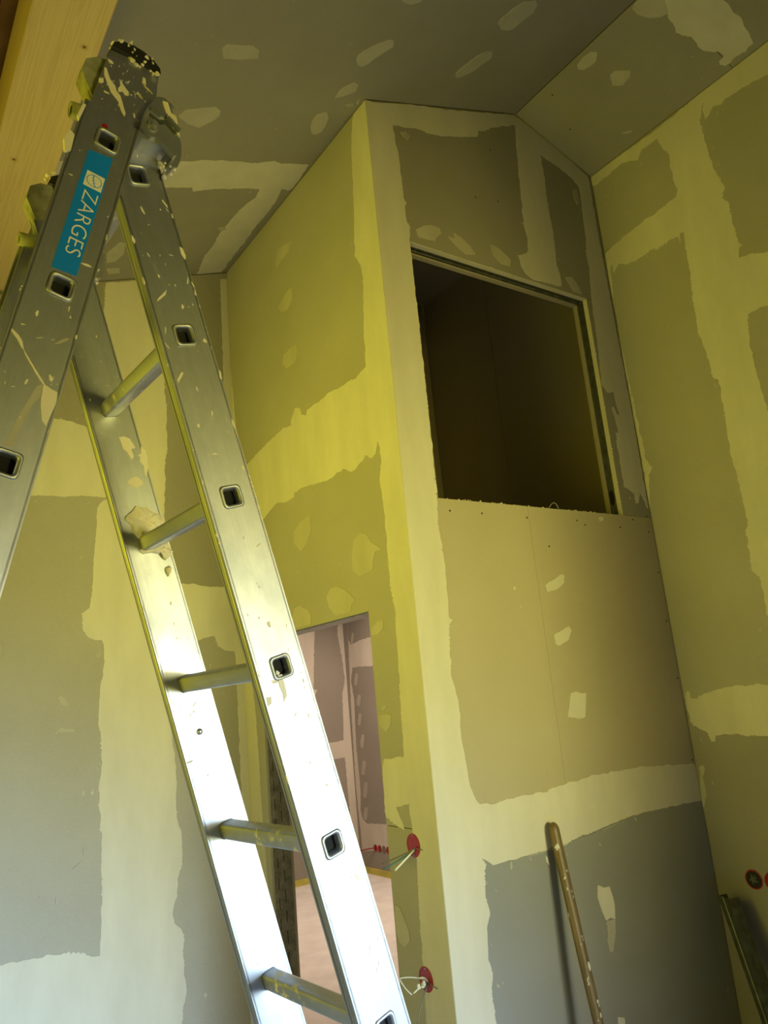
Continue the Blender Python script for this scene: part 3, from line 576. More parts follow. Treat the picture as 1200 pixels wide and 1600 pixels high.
  ('patch', 1.0, [0.7125,0.0305,0.7131,0.0271,0.6965,0.0178,0.6886,0.007,0.6817,0.0036,0.6766,-0.0048,0.66,-0.0141,0.6483,-0.0204,0.6414,-0.0193,0.6488,-0.0122,0.6639,-0.0042,0.6734,0.0106,0.6886,0.0213,0.698,0.0274]),
  ('patch', 1.0, [0.7081,0.0044,0.7045,-0.0001,0.7009,-0.0045,0.6937,-0.0135,0.6855,-0.0154,0.6837,-0.0104,0.6873,-0.0059,0.6822,0.0001,0.6877,0.0023,0.697,0]),
  ('patch', 1.0, [0.7329,0.0301,0.734,0.0232,0.7308,0.0197,0.7272,0.0251]),
  ('patch', 1.0, [0.7416,-0.0285,0.7408,-0.0334,0.7288,-0.0371,0.7267,-0.0347,0.7303,-0.033,0.7261,-0.0311]),
  ('smear', 1.0, [0.7055,-0.0274,0.7031,-0.0335,0.6981,-0.0393,0.6969,-0.0349,0.6984,-0.0308]),
  ('smear', 1.0, [0.7446,0.0057,0.7424,0.0024,0.7397,0.0027]),
  ('patch', 1.0, [0.6859,0.0329,0.6909,0.0271,0.6831,0.0249,0.6777,0.0283,0.6782,0.032]),
 ],
 'rn': [
  ('patch', 1.0, [0.6381,0.0032,0.64,-0.0023,0.6296,-0.0021,0.6307,0.0016]),
  ('patch', 1.0, [0.5543,0.0115,0.555,0.0031,0.531,0.0033,0.5211,0.0047,0.5139,0.0133,0.5267,0.0109,0.5377,0.0131]),
  ('patch', 1.0, [0.5298,0.0397,0.5289,0.0321,0.5181,0.035,0.5172,0.042]),
  ('patch', 1.0, [0.5517,0.0244,0.5497,0.0131,0.5445,0.0128,0.5459,0.0224]),
  ('patch', 1.0, [0.5635,0.0103,0.5587,0.0059,0.5552,0.0091,0.5583,0.0133]),
  ('patch', 1.0, [1.058,-0.0432,1.054,-0.046,1.041,-0.044,1.044,-0.0412]),
  ('patch', 1.0, [0.974,-0.0408,0.9627,-0.0433,0.9408,-0.0411,0.9555,-0.041,0.9651,-0.038]),
  ('patch', 1.0, [1.173,-0.0101,1.17,-0.0139,1.165,-0.0107,1.167,-0.0082]),
  ('patch', 1.0, [1.058,0.0246,1.056,0.0215,1.039,0.0359,1.046,0.0356]),
  ('patch', 1.0, [0.9901,-0.0081,0.9862,-0.0108,0.9777,-0.0043]),
  ('patch', 1.0, [1.177,0.0317,1.19,0.0131,1.198,0.009,1.183,0.0283]),
  ('patch', 1.0, [1.114,-0.033,1.108,-0.0372,1.105,-0.0341,1.109,-0.0293]),
  ('patch', 1.0, [1.276,-0.0374,1.273,-0.0422,1.26,-0.0441,1.252,-0.041,1.263,-0.0373]),
  ('patch', 1.0, [1.292,0.0423,1.282,0.0381,1.276,0.0415,1.283,0.0438]),
  ('patch', 1.0, [1.202,-0.0425,1.189,-0.0424,1.191,-0.0398]),
 ],
}
SCREW_FRONT = [(0.653, 2.448), (0.974, 2.454), (1.025, 2.436), (1.274, 2.438), (1.378, 2.482), (1.493, 2.505), (1.490, 2.426), (0.766, 2.325), (1.509, 2.222), (1.504, 1.985), (1.509, 1.713), (1.513, 1.341), (0.222, 2.451), (0.394, 2.451), (0.752, 4.357), (0.755, 4.063), (0.605, 4.038)]
SCREW_RIGHT = [(0.004, 0.908)]
SCREW_CR = [(1.039, -0.207), (1.239, -0.131)]

# ---------------------------------------------------------------- the room shell


def core(name, boxes, m='gypsum', kind=True, parent=None):
    bm = bmesh.new()
    for a, b in boxes:
        add_box(bm, a, b)
    o = from_bm(name, bm, M[m], parent)
    if kind:
        o['kind'] = 'structure'
    return o


# floor (three rooms share one screed slab)
floor = core('floor', [((-3.7, -4.9, -0.12), (3.1, 5.4, 0.0))], 'screed')

# wall with the open hatch, its plasterboard skin facing the camera
bm = bmesh.new()
hx0, hx1, hz0, hz1 = 0.168, 1.312, 2.50, 3.665
for a, b in (((0.012, .0135, 0.002), (1.53, .061, hz0 - .002)), ((0.012, .0135, hz0), (hx0 - .002, .062, 4.30)),
             ((hx1 + .002, .0135, hz0), (1.53, .062, 4.44))):
    add_box(bm, a, b)
prism(bm, FR['front'], [(hx0, hz1 + .003), (1.31, hz1 + .003), (1.31, 4.53), (.98, 4.64), (hx0, 4.37)], -.062, -.0135)
wall_hatch = struct(from_bm('wall_hatch', bm, M['gypsum']))
T = 0.0125
RX = .665
zr = lambda x: 4.331 + .34 * x if x < .98 else 4.664 - .34 * (x - .98)
board(wall_hatch, 'front', rect(.0, 1.528, .003, 1.249), 'low_board')
for x0, x1 in ((.0, RX - .0004), (RX + .0004, 1.528)):
    o = board(wall_hatch, 'front', rect(x0, x1, 1.252, hz0), 'raw_board')
    o['label'] = 'browner fresh plasterboard below the hatch'
board(wall_hatch, 'front', rect(.0, hx0, hz0 + .002, hz1))
board(wall_hatch, 'front', [(0, hz1 + .002), (.978, hz1 + .002), (.978, zr(.978)), (0, zr(0))])
board(wall_hatch, 'front', [(.981, hz1 + .002), (1.528, hz1 + .002), (1.528, zr(1.528)), (.981, zr(.981))])
board(wall_hatch, 'front', rect(hx1, 1.528, hz0 + .002, hz1))
# inner skin of the same wall, its cut edges show in the hatch
for pts in (rect(0.12, 1.528, 2.46, hz0 - .004), rect(.12, hx0 - .004, hz0, hz1), rect(hx1 - .008, 1.528, hz0, hz1),
            [(.12, hz1 - .009), (1.528, hz1 - .009), (1.528, zr(1.528)), (.98, zr(.979)), (.12, zr(.12))]):
    bm = bmesh.new()
    prism(bm, FR['front'], pts, -.090, -.064)
    from_bm('plasterboard', bm, M['raw_board'], wall_hatch)


def channel(name, parent, a, b, w_dir, w, flange_dir, fl, m='steel', t=.0012):
    """folded steel channel from a to b: web of width w along w_dir, two flanges along flange_dir"""
    bm = bmesh.new()
    a, b, wd, fd = Vector(a), Vector(b), Vector(w_dir).normalized(), Vector(flange_dir).normalized()
    q = [(0, 0), (w * .35, 0), (w * .40, .003), (w * .60, .003), (w * .65, 0), (w, 0), (w, fl), (w - .006, fl), (w - .006, fl - t), (w - t, fl - t), (w - t, t),
         (w * .65, t), (w * .60, .003 + t), (w * .40, .003 + t), (w * .35, t), (t, t), (t, fl - t), (.006, fl - t), (.006, fl), (0, fl)]
    ra = [bm.verts.new(a + wd * x + fd * y) for x, y in q]
    rb = [bm.verts.new(b + wd * x + fd * y) for x, y in q]
    n = len(q)
    for i in range(n):
        j = (i + 1) % n
        bm.faces.new((ra[i], ra[j], rb[j], rb[i]))
    return from_bm(name, bm, M[m], parent)


# pale cut edges of the doubled front boards round the hatch
bm = bmesh.new()
add_box(bm, (hx0 - .001, .0008, hz1 - .0012), (hx1 + .001, .0262, hz1 + .004))
add_box(bm, (hx1 - .0012, .0008, hz0), (hx1 + .004, .0262, hz1 - .0012))
o = from_bm('cut_edge', bm, M['filler'], wall_hatch)
o['label'] = 'pale frayed cut edge of the boards'
# steel lining of the hatch: head track and right-hand stud with a service hole
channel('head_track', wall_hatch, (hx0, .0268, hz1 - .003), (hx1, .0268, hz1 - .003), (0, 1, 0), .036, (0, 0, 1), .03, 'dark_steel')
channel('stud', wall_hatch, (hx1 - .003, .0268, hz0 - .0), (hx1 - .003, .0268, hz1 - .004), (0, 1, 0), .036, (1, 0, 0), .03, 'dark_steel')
ring = []
bm = bmesh.new()
for i in range(20):
    t = 2 * math.pi * i / 20
    ring.append((.045 + .013 * math.cos(t), 2.60 + .030 * math.sin(t) + (.008 if math.sin(t) > 0 else -.008)))
vs = [bm.verts.new((hx1 - .0042, a, b)) for a, b in ring]
vb = [bm.verts.new((hx1 + .002, a, b)) for a, b in ring]
bm.faces.new(vs)
for i in range(20):
    bm.faces.new((vs[i], vs[(i + 1) % 20], vb[(i + 1) % 20], vb[i]))
o = from_bm('service_hole', bm, M['hole'], wall_hatch)
# frayed cut edge of the hatch boards
random.seed(5)
bm = bmesh.new()
for i in range(150):
    e = i % 3
    if e == 0:
        p = (random.uniform(hx0, hx1), random.uniform(-.001, .004), hz1 + random.uniform(-.003, .001))
    elif e == 1:
        p = (hx1 + random.uniform(-.002, .003), random.uniform(-.001, .01), random.uniform(hz0, hz1))
    else:
        p = (random.uniform(hx0, hx1), random.uniform(-.001, .006), hz0 + random.uniform(-.001, .003))
    r = bmesh.ops.create_icosphere(bm, subdivisions=1, radius=random.uniform(.0015, .005), matrix=Matrix.Translation(p))
    for v in r['verts']:
        v.co += Vector((random.uniform(-.002, .002),) * 3)
o = from_bm('gypsum_crumbs', bm, M['filler'], wall_hatch)
o['kind'] = 'stuff'

# doorway wall (facing left)
dy0, dy1, dz = 0.320, 1.350, 2.093
bm = bmesh.new()
for a, b in (((.0135, .016, .002), (.108, dy0 - .002, 4.31)), ((.0135, dy1 + .003, .002), (.108, 1.70, 4.31)), ((.0135, dy0 - .01, dz + .002), (.108, dy1 + .01, 4.31))):
    add_box(bm, a, b)
wall_doorway = struct(from_bm('wall_doorway', bm, M['gypsum']))
board(wall_doorway, 'door', rect(.0132, dy0, .003, 1.268), 'left_board')
board(wall_doorway, 'door', [(.0132, 1.271), (dy0, 1.271), (dy0, dz), (1.558, dz), (1.558, 3.068), (.0132, 3.068)], 'left_board')
board(wall_doorway, 'door', rect(.0132, 1.558, 3.071, 4.333), 'left_board')
board(wall_doorway, 'door', rect(dy1, 1.558, .003, dz - .002), 'left_board')
# room-side skin of the same wall
for pts in (rect(.1, dy0, .003, 2.9), rect(dy1, 5.2, .003, 2.9), rect(dy0, dy1, dz, 2.9)):
    bm = bmesh.new()
    prism(bm, FR['door'], pts, -.1215, -.109)
    from_bm('plasterboard', bm, M['board'], wall_doorway)
# perforated steel profile lining the far jamb, two staggered columns of slots that are really open
bm = bmesh.new()
xs = [.013, .033, .037, .052, .056, .066, .070, .085, .089, .108]
prof_y = dy1 - .001
cols = {1: 0.0, 3: .045, 5: 0.0, 7: .045}
pitch = .09
nz = int(dz / pitch)
for c in range(len(xs) - 1):
    if c in (1, 5):
        z = .0
        off = cols[c] * (1 if c == 1 else .5) + (.0 if c == 1 else .03)
        k = 0
        z0 = 0.0
        while z0 < dz - .005:
            zs = min(dz, off + k * pitch)
            ze = min(dz, zs + .052)
            if zs > z0:
                vs = [bm.verts.new((x, prof_y, zz)) for x, zz in ((xs[c], z0), (xs[c + 1], z0), (xs[c + 1], zs), (xs[c], zs))]
                bm.faces.new(vs)
            z0 = ze
            k += 1
            if k > 40:
                break
    else:
        vs = [bm.verts.new((x, prof_y, zz)) for x, zz in ((xs[c], 0.002), (xs[c + 1], 0.002), (xs[c + 1], dz), (xs[c], dz))]
        bm.faces.new(vs)
r = bmesh.ops.extrude_face_region(bm, geom=list(bm.faces))
for v in r['geom']:
    if isinstance(v, bmesh.types.BMVert):
        v.co.y += .0012
o = from_bm('perforated_jamb_profile', bm, M['dirty_steel'], wall_doorway)
o['label'] = 'dusty grey steel profile with columns of slots'
bm = bmesh.new()
add_box(bm, (.014, dy1 + .0006, .002), (.107, dy1 + .0026, dz))
from_bm('jamb_cavity', bm, M['hole'], wall_doorway)  # near-black sheet stands in for the shade behind the slots
bm = bmesh.new()
add_box(bm, (.016, dy0, dz - .004), (.106, dy1, dz + .002))
from_bm('lintel_strip', bm, M['steel'], wall_doorway)

# left wall, behind the ladder
wall_left = core('wall_left', [((-3.6, 1.573, .002), (.013, 1.70, 3.2))])
bm = bmesh.new()
prism(bm, FR['left'], [(-1.42, 3.2), (.013, 3.2), (.013, 4.33), (-1.18, 3.925), (-1.18, 3.88), (-1.42, 3.88)], -.14, -.013)
from_bm('wall_core', bm, M['gypsum'], wall_left)
board(wall_left, 'left', rect(-.551, -.001, .003, 2.257), 'left_board')
board(wall_left, 'left', [(-.551, 2.26), (-.001, 2.26), (-.001, 4.329), (-.551, 4.143)])
board(wall_left, 'left', rect(-1.8, -.554, .003, .66), 'left_board')
board(wall_left, 'left', rect(-1.8, -.554, .663, 3.05), 'left_board')
board(wall_left, 'left', [(-1.42, 3.053), (-.554, 3.053), (-.554, 4.142), (-1.18, 3.93), (-1.18, 3.88), (-1.42, 3.88)])
board(wall_left, 'left', rect(-1.8, -1.423, 3.053, 4.0))
board(wall_left, 'left', rect(-3.6, -1.803, .003, 1.8))
board(wall_left, 'left', rect(-3.6, -1.803, 1.803, 3.4))

# right wall, running on behind the hatch wall
wall_right = core('wall_right', [((1.5435, -4.8, .002), (1.64, 1.70, 4.42))])
for a0, a1, zs in ((-.574, -.001, (0, 1.57, 4.003, 4.479)), (-1.82, -.577, (0, 1.57, 3.40, 4.479)), (-3.07, -1.823, (0, 1.25, 2.5, 4.479)),
                   (-4.32, -3.073, (0, 2.0, 4.479)), (-4.79, -4.323, (0, 2.0, 4.479))):
    for z0, z1 in zip(zs, zs[1:]):
        board(wall_right, 'right', rect(a0, a1, z0 + .003, z1), 'left_board' if z0 > 1 else 'board')
board(wall_right, 'right', rect(.092, .941, 2.46, 4.479), 'raw_board')
board(wall_right, 'right', rect(.944, 1.579, 2.46, 4.479), 'raw_board')

# ceiling: two plasterboarded slopes meeting at an open joint under the ridge
bm = bmesh.new()
prism(bm, FR['cl'], [(-1.17, -4.8), (.977, -4.8), (.977, 1.60), (-1.17, 1.60)], -.06, -.014)
prism(bm, FR['cr'], [(.986, -4.8), (1.63, -4.8), (1.63, 1.60), (.986, 1.60)], -.06, -.014)
ceiling = struct(from_bm('ceiling', bm, M['gypsum']))
xl = -1.176
board(ceiling, 'cl', rect(xl, -.001, .589, 1.557))
board(ceiling, 'cl', [(xl, -1.9), (.976, -1.9), (.976, -.001), (-.001, -.001), (-.001, .586), (xl, .586)])
for y0, y1 in ((-3.15, -1.903), (-4.4, -3.153), (-4.79, -4.403)):
    board(ceiling, 'cl', rect(xl, .976, y0, y1))
for y0, y1 in ((-.868, -.001), (-2.12, -.871), (-3.37, -2.123), (-4.79, -3.373)):
    board(ceiling, 'cr', rect(.983, 1.529, y0, y1))
board(ceiling, 'cl', rect(.125, .976, .092, 1.579), 'raw_board')
board(ceiling, 'cr', rect(.983, 1.529, .092, 1.579), 'raw_board')

# loft behind the hatch: back wall and floor
wall_loft = core('wall_loft', [((.09, 1.5935, 2.42), (1.56, 1.66, 4.33))])
board(wall_loft, 'front', [(.125, 2.47), (1.529, 2.47), (1.529, zr(1.529)), (.98, zr(.979)), (.125, zr(.125))], 'raw_board').location.y = 1.58
loft = core('floor_loft', [((.122, .091, 2.40), (1.529, 1.579, 2.455))], 'brown_wood')

# next room seen through the doorway
wall_far = core('wall_far', [((.12, 5.264, .002), (3.1, 5.36, 3.0))])
board(wall_far, 'oback', rect(.13, 1.25, .06, 3.0))
board(wall_far, 'oback', rect(1.253, 2.42, .06, 1.24))
board(wall_far, 'oback', rect(1.253, 2.42, 1.243, 3.0))
board(wall_far, 'oback', rect(2.423, 2.899, .06, 1.24))
board(wall_far, 'oback', rect(2.423, 2.899, 1.243, 3.0))
wall_side = core('wall_side', [((2.914, .1, .002), (3.02, 5.264, 3.0))])
for y0, y1 in ((1.3, 2.52), (2.523, 3.77), (3.773, 5.249)):
    board(wall_side, 'oright', rect(y0, y1, .06, .40))
    board(wall_side, 'oright', rect(y0, y1, .403, 2.26))
    board(wall_side, 'oright', rect(y0, y1, 2.263, 3.0))
core('ceiling_far', [((.12, 1.66, 3.0), (3.1, 5.36, 3.08))], 'board')
core('wall_side_near', [((1.54, .1, .002), (2.914, .2, 3.0)), ((1.60, .1, 2.46), (2.914, 1.7, 2.56))], 'board')
core('trim_far', [((.125, 5.236, .0), (2.9, 5.25, .06)), ((2.886, .2, .0), (2.90, 5.236, .06))], 'strip')

# parts of the room behind and beside the camera
core('wall_rear', [((-3.7, -4.92, .002), (-1.9, -4.8, 3.6)), ((-1.9, -4.92, 2.3), (1.55, -4.8, 3.9)), ((-1.9, -4.92, .002), (1.55, -4.8, .35))], 'board')
core('wall_far_left', [((-3.72, -4.8, .002), (-3.6, 1.7, .5)), ((-3.72, -4.8, 3.3), (-3.6, 1.7, 3.7)), ((-3.72, .9, .5), (-3.6, 1.7, 3.3)), ((-3.72, -4.8, .5), (-3.6, -2.4, 3.3))], 'board')

# unseen wall stub added to block window light from the right side
core('wall_light_blocker', [((.92, -2.15, .002), (1.515, -2.02, 4.38))], 'board')

# bare roof boarding left of the purlin, plank by plank
roof = core('ceiling_boarded', [((-3.7, -4.8, 4.36), (-1.2, 1.7, 4.40))], 'brown_wood')
FRS = Frame(lambda a, b: (a, b, 4.2 + .34 * (a + 1.4)), (.34, 0, -1))
FR['sheath'] = FRS
bm = bmesh.new()
roof.data.clear_geometry()
bm = bmesh.new()
prism(bm, FRS, rect(-3.7, -1.19, -4.8, 1.7), -.05, -.024)
bm.to_mesh(roof.data)
bm.free()
k = 0
y = -4.79
x = -3.69
while x < -1.25:
    board(roof, 'sheath', rect(x, min(x + .137, -1.19), -4.79, 1.69), 'brown_wood', .02, 'roof_board')
    x += .14
# timber purlin
bm = bmesh.new()
add_box(bm, (-1.402, -4.79, 3.90), (-1.180, 1.557, 4.17), .004)
purlin = tag(from_bm('timber_purlin', bm, M['pine']), 'yellow planed pine beam with knots running along the ceiling at top left', 'beam')

# ---------------------------------------------------------------- filler on the boards
PARENT = {'front': wall_hatch, 'door': wall_doorway, 'right': wall_right, 'left': wall_left, 'cl': ceiling, 'cr': ceiling,
          'oback': wall_far, 'oright': wall_side}
NAMES = {'joint_filler': 'joint_filler', 'patch': 'screw_filler', 'smear': 'filler_smear'}


def lim(plane, a, b):
    if plane == 'front':
        a = min(max(a, .0015), 1.528)
        if a < .05:
            a = .0006
        b = min(b, zr(a) + .001)
        b = max(b, .01)
    elif plane == 'door':
        a = min(max(a, .001), 1.558)
        if a < .05:
            a = .0004
        b = max(.01, min(b, 4.332))
    elif plane == 'right':
        a = min(a, -.001)
        b = max(.01, min(b, 4.478))
    elif plane == 'left':
        a = min(a, -.001)
        b = max(.01, min(b, 4.332 + .34 * a))
    elif plane == 'cl':
        if b > 0:
            a = min(a, -.0015)
        a = max(a, -1.178)
        b = min(b, 1.556)
    elif plane == 'cr':
        a = min(a, 1.528)
        b = min(b, -.002)
    elif plane == 'oright':
        b = max(b, .07)
        a = min(a, 5.247)
    elif plane == 'oback':
        a = min(a, 2.897)
        b = max(b, .07)
    return a, b


STEP = {'joint_filler': (.0045, .0095), 'patch': (.004, .0036), 'smear': (.004, .0045)}
for plane, items in TRACES.items():
    if plane not in PARENT:
        continue
    for idx, (nm, rg, flat) in enumerate(items):
        pts = list(zip(flat[::2], flat[1::2]))
        st, am = STEP[nm]
        size = max(max(p[0] for p in pts) - min(p[0] for p in pts), max(p[1] for p in pts) - min(p[1] for p in pts))
        am = min(am, size * .05)
        pts = rough_outline(pts, st, am * rg, idx + len(plane) * 3)
        pts = [lim(plane, a, b) for a, b in pts]
        bm = bmesh.new()
        prism(bm, FR[plane], pts, .0, .0011 + .00012 * idx)
        o = from_bm(NAMES[nm], bm, M['filler' if nm == 'joint_filler' or (plane == 'front' and nm == 'patch' and max(flat[1::2]) < 2.5) else nm], PARENT[plane])

# scraps and flecks of filler thrown off the trowel beside the joints
random.seed(21)
for plane, par in (('front', wall_hatch), ('door', wall_doorway), ('right', wall_right), ('left', wall_left), ('cl', ceiling), ('cr', ceiling)):
    bm = bmesh.new()
    for nm, rg, flat in TRACES[plane]:
        if nm != 'joint_filler':
            continue
        pts = list(zip(flat[::2], flat[1::2]))
        per = 0
        for i in range(len(pts)):
            p, q = pts[i], pts[(i + 1) % len(pts)]
            L = math.hypot(q[0] - p[0], q[1] - p[1])
            for k_ in range(int(L * 16 + random.random())):
                t = random.random()
                d = random.gauss(0, .020)
                a = p[0] + (q[0] - p[0]) * t - (q[1] - p[1]) / max(L, 1e-4) * d
                c_ = p[1] + (q[1] - p[1]) * t + (q[0] - p[0]) / max(L, 1e-4) * d
                if not ((plane == 'front' and .01 < a < 1.51 and not (hx0 - .02 < a < hx1 + .02 and hz0 - .01 < c_ < hz1 + .01) and c_ < 4.25) or
                        (plane == 'door' and .01 < a < 1.54 and not (dy0 - .02 < a < dy1 + .02 and c_ < dz + .02) and c_ < 4.3) or
                        (plane == 'right' and a < -.01 and c_ < 4.45) or (plane == 'left' and a < -.01 and c_ < 4.3 + .34 * a) or
                        (plane == 'cl' and -1.15 < a < -.02 and .02 < c_ < 1.53) or (plane == 'cr' and 1.0 < a < 1.51 and c_ < -.02)):
                    continue
                sz = .0015 + .006 * random.random() ** 3
                an = random.uniform(0, math.pi)
                el = random.uniform(1, 3)
                poly = []
                for j in range(7):
                    tt = 2 * math.pi * j / 7
                    x_, y_ = sz * el * math.cos(tt) * random.uniform(.6, 1.1), sz * math.sin(tt) * random.uniform(.6, 1.1)
                    poly.append(FR[plane].at(a + x_ * math.cos(an) - y_ * math.sin(an), c_ + x_ * math.sin(an) + y_ * math.cos(an), .0009))
                bm.faces.new([bm.verts.new(v) for v in poly])
    r_ = bmesh.ops.extrude_face_region(bm, geom=list(bm.faces))
    for v in r_['geom']:
        if isinstance(v, bmesh.types.BMVert):
            v.co -= FR[plane].n * .0009
    o = from_bm('filler_flecks', bm, M['smear'], par)
    o['kind'] = 'stuff'

# dark drywall screw heads, too small to pick apart
SCREWS = {
    wall_hatch: ('front', SCREW_FRONT), wall_right: ('right', SCREW_RIGHT), ceiling: ('cr', SCREW_CR)}
for par, (plane, pp) in SCREWS.items():
    bm = bmesh.new()
    for a, b in pp:
        c = FR[plane].at(a, b, .0006)
        q = FR[plane].n.to_track_quat('Z', 'Y').to_matrix().to_4x4()
        bmesh.ops.create_cone(bm, cap_ends=True, segments=10, radius1=.0045, radius2=.0035, depth=.002, matrix=Matrix.Translation(c) @ q)
    o = from_bm('screw_heads', bm, M['black'], par)
    o['kind'] = 'stuff'

# ---------------------------------------------------------------- combination ladder
nL = Vector((-.0707993, .9974906, 0))
OR_, UR, WR = Vector((-1.030329, -1.187928, 1.250903)), Vector((-.261665, -.018572, .964980)), Vector((-.962559, -.068320, -.262323))
OL_, UL, WL = Vector((-1.591524, -1.265855, 2.069958)), Vector((.234416, .016638, .971994)), Vector((-.969555, -.068817, .235006))
ladder = thing('combination_ladder', (-1.2, -1.0, 0), 'paint-spattered aluminium combination ladder standing open in the left foreground', 'ladder')
FR['rn'] = Frame(lambda a, b: OR_ + UR * a + WR * b, -nL)
FR['ln'] = Frame(lambda a, b: OL_ + UL * a + WL * b, -nL)


def sq_ring(hw, r, n=4):
    pts = []
    for cx, cy, a0 in ((1, 1, 0), (-1, 1, 90), (-1, -1, 180), (1, -1, 270)):
        for i in range(n + 1):
            t = math.radians(a0 + 90 * i / n)
            pts.append((cx * (hw - r) + r * math.cos(t), cy * (hw - r) + r * math.sin(t)))
    return pts


def stile(fr, u0, u1, hw, t0, t1, holes, w_shift=0.0, lip=.004):
    """hollow stile: front and back webs pierced for the rungs, side flanges with rolled lips"""
    bm = bmesh.new()
    for (ta, tb) in ((t0, t0 + .002), (t1 - .002, t1)):
        loops = [[(u0, -hw + w_shift), (u1, -hw + w_shift), (u1, hw + w_shift), (u0, hw + w_shift)]]
        for hu in holes:
            if u0 + .02 < hu < u1 - .02:
                loops.append([(hu + a, w_shift + b) for a, b in sq_ring(.0158, .006)])
        vf = [[bm.verts.new(fr.at(a, b, -ta)) for a, b in L] for L in loops]
        vb = [[bm.verts.new(fr.at(a, b, -tb)) for a, b in L] for L in loops]
        flatf = [v for L in vf for v in L]
        flatb = [v for L in vb for v in L]
        for t3 in geometry.tessellate_polygon([[Vector((a, b, 0)) for a, b in L] for L in loops]):
            try:
                bm.faces.new([flatf[i] for i in t3])
                bm.faces.new([flatb[i] for i in t3])
            except ValueError:
                pass
        for Lf, Lb in zip(vf, vb):
            n = len(Lf)
            for i in range(n):
                bm.faces.new((Lf[i], Lf[(i + 1) % n], Lb[(i + 1) % n], Lb[i]))
    # flanges with a shallow groove and raised lips
    for sgn in (-1, 1):
        q = [(0, 0), (lip * .5, .0), (lip * .5, .004), (0, .0055), (0, (t1 - t0) * .45), (-.001, (t1 - t0) * .5), (0, (t1 - t0) * .55), (0, t1 - t0 - .005), (lip * .35, t1 - t0 - .004), (lip * .35, t1 - t0), (-.003, t1 - t0), (-.003, 0)]
        ra = [bm.verts.new(fr.at(u0, w_shift + sgn * (hw + x), -(t0 + y))) for x, y in q]
        rb = [bm.verts.new(fr.at(u1, w_shift + sgn * (hw + x), -(t0 + y))) for x, y in q]
        n = len(q)
        for i in range(n):
            bm.faces.new((ra[i], ra[(i + 1) % n], rb[(i + 1) % n], rb[i]))
        bm.faces.new(ra)
        bm.faces.new(rb)
    return from_bm('stile', bm, M['alu' if fr is FR['rn'] else 'alu_left'], ladder)


def rung(fr, hu, ta, tb, w_shift=0.0):
    """square hollow rung with a flared, rolled rim at both open ends"""
    bm = bmesh.new()
    prof = [(.0125, ta + .002), (.0135, ta - .0012), (.0160, ta - .0030), (.0185, ta - .0022), (.0190, ta + .000), (.0155, ta + .001),
            (.0152, ta + .004), (.0152, tb - .004), (.0155, tb - .001), (.0190, tb), (.0185, tb + .0022), (.0160, tb + .003), (.0135, tb + .0012), (.0125, tb - .002)]
    rings = []
    for hw, t in prof:
        rings.append([bm.verts.new(fr.at(hu + a, w_shift + b, -t)) for a, b in sq_ring(hw, min(.007, hw * .42))])
    n = len(rings[0])
    for A, B in list(zip(rings, rings[1:])) + [(rings[-1], rings[0])]:
        for i in range(n):
            f = bm.faces.new((A[i], A[(i + 1) % n], B[(i + 1) % n], B[i]))
            f.smooth = True
    o = from_bm('rung', bm, M['rung'], ladder)
    # near-black plug paints the shade inside the hollow
    bm = bmesh.new()
    tm = (ta + tb) / 2
    ra = [bm.verts.new(fr.at(hu + a, w_shift + b, -(ta + .014))) for a, b in sq_ring(.0123, .0045)]
    rb = [bm.verts.new(fr.at(hu + a, w_shift + b, -(tb - .014))) for a, b in sq_ring(.0123, .0045)]
    bm.faces.new(ra)
    bm.faces.new(rb)
    for i in range(n):
        bm.faces.new((ra[i], ra[(i + 1) % n], rb[(i + 1) % n], rb[i]))
    from_bm('rung_hollow_shade', bm, M['hole'], o)
    return o


RH = [1.40, 1.12, .846, .566, .283, 0, -.28, -.56, -.84, -1.12]
LH = [.56, .28, 0, -.28, -.56, -.84, -1.12, -1.40, -1.68, -1.96]
stile(FR['rn'], -1.27, 1.545, .042, 0, .025, RH)
stile(FR['rn'], -1.27, 1.535, .042, .350, .375, RH)
stile(FR['ln'], -2.10, .613, .0415, 0, .020, LH)
stile(FR['ln'], -2.10, .60, .0415, .420, .440, LH, -.010)
for hu in RH:
    rung(FR['rn'], hu, 0, .375)
for hu in LH:
    rung(FR['ln'], hu, 0, .440, -.004)
rv = bmesh.new()
c = FR['rn'].at(.472, .002, -.350)
bmesh.ops.create_uvsphere(rv, u_segments=14, v_segments=8, radius=.0062, matrix=Matrix.Translation(c))
from_bm('rivet', rv, M['cast'], ladder, True)


def ladder_plate(name, fr, pts, h0, h1, m, parent=None, bev=0.0):
    bm = bmesh.new()
    prism(bm, fr, pts, h0, h1)
    return from_bm(name, bm, M[m], parent or ladder)


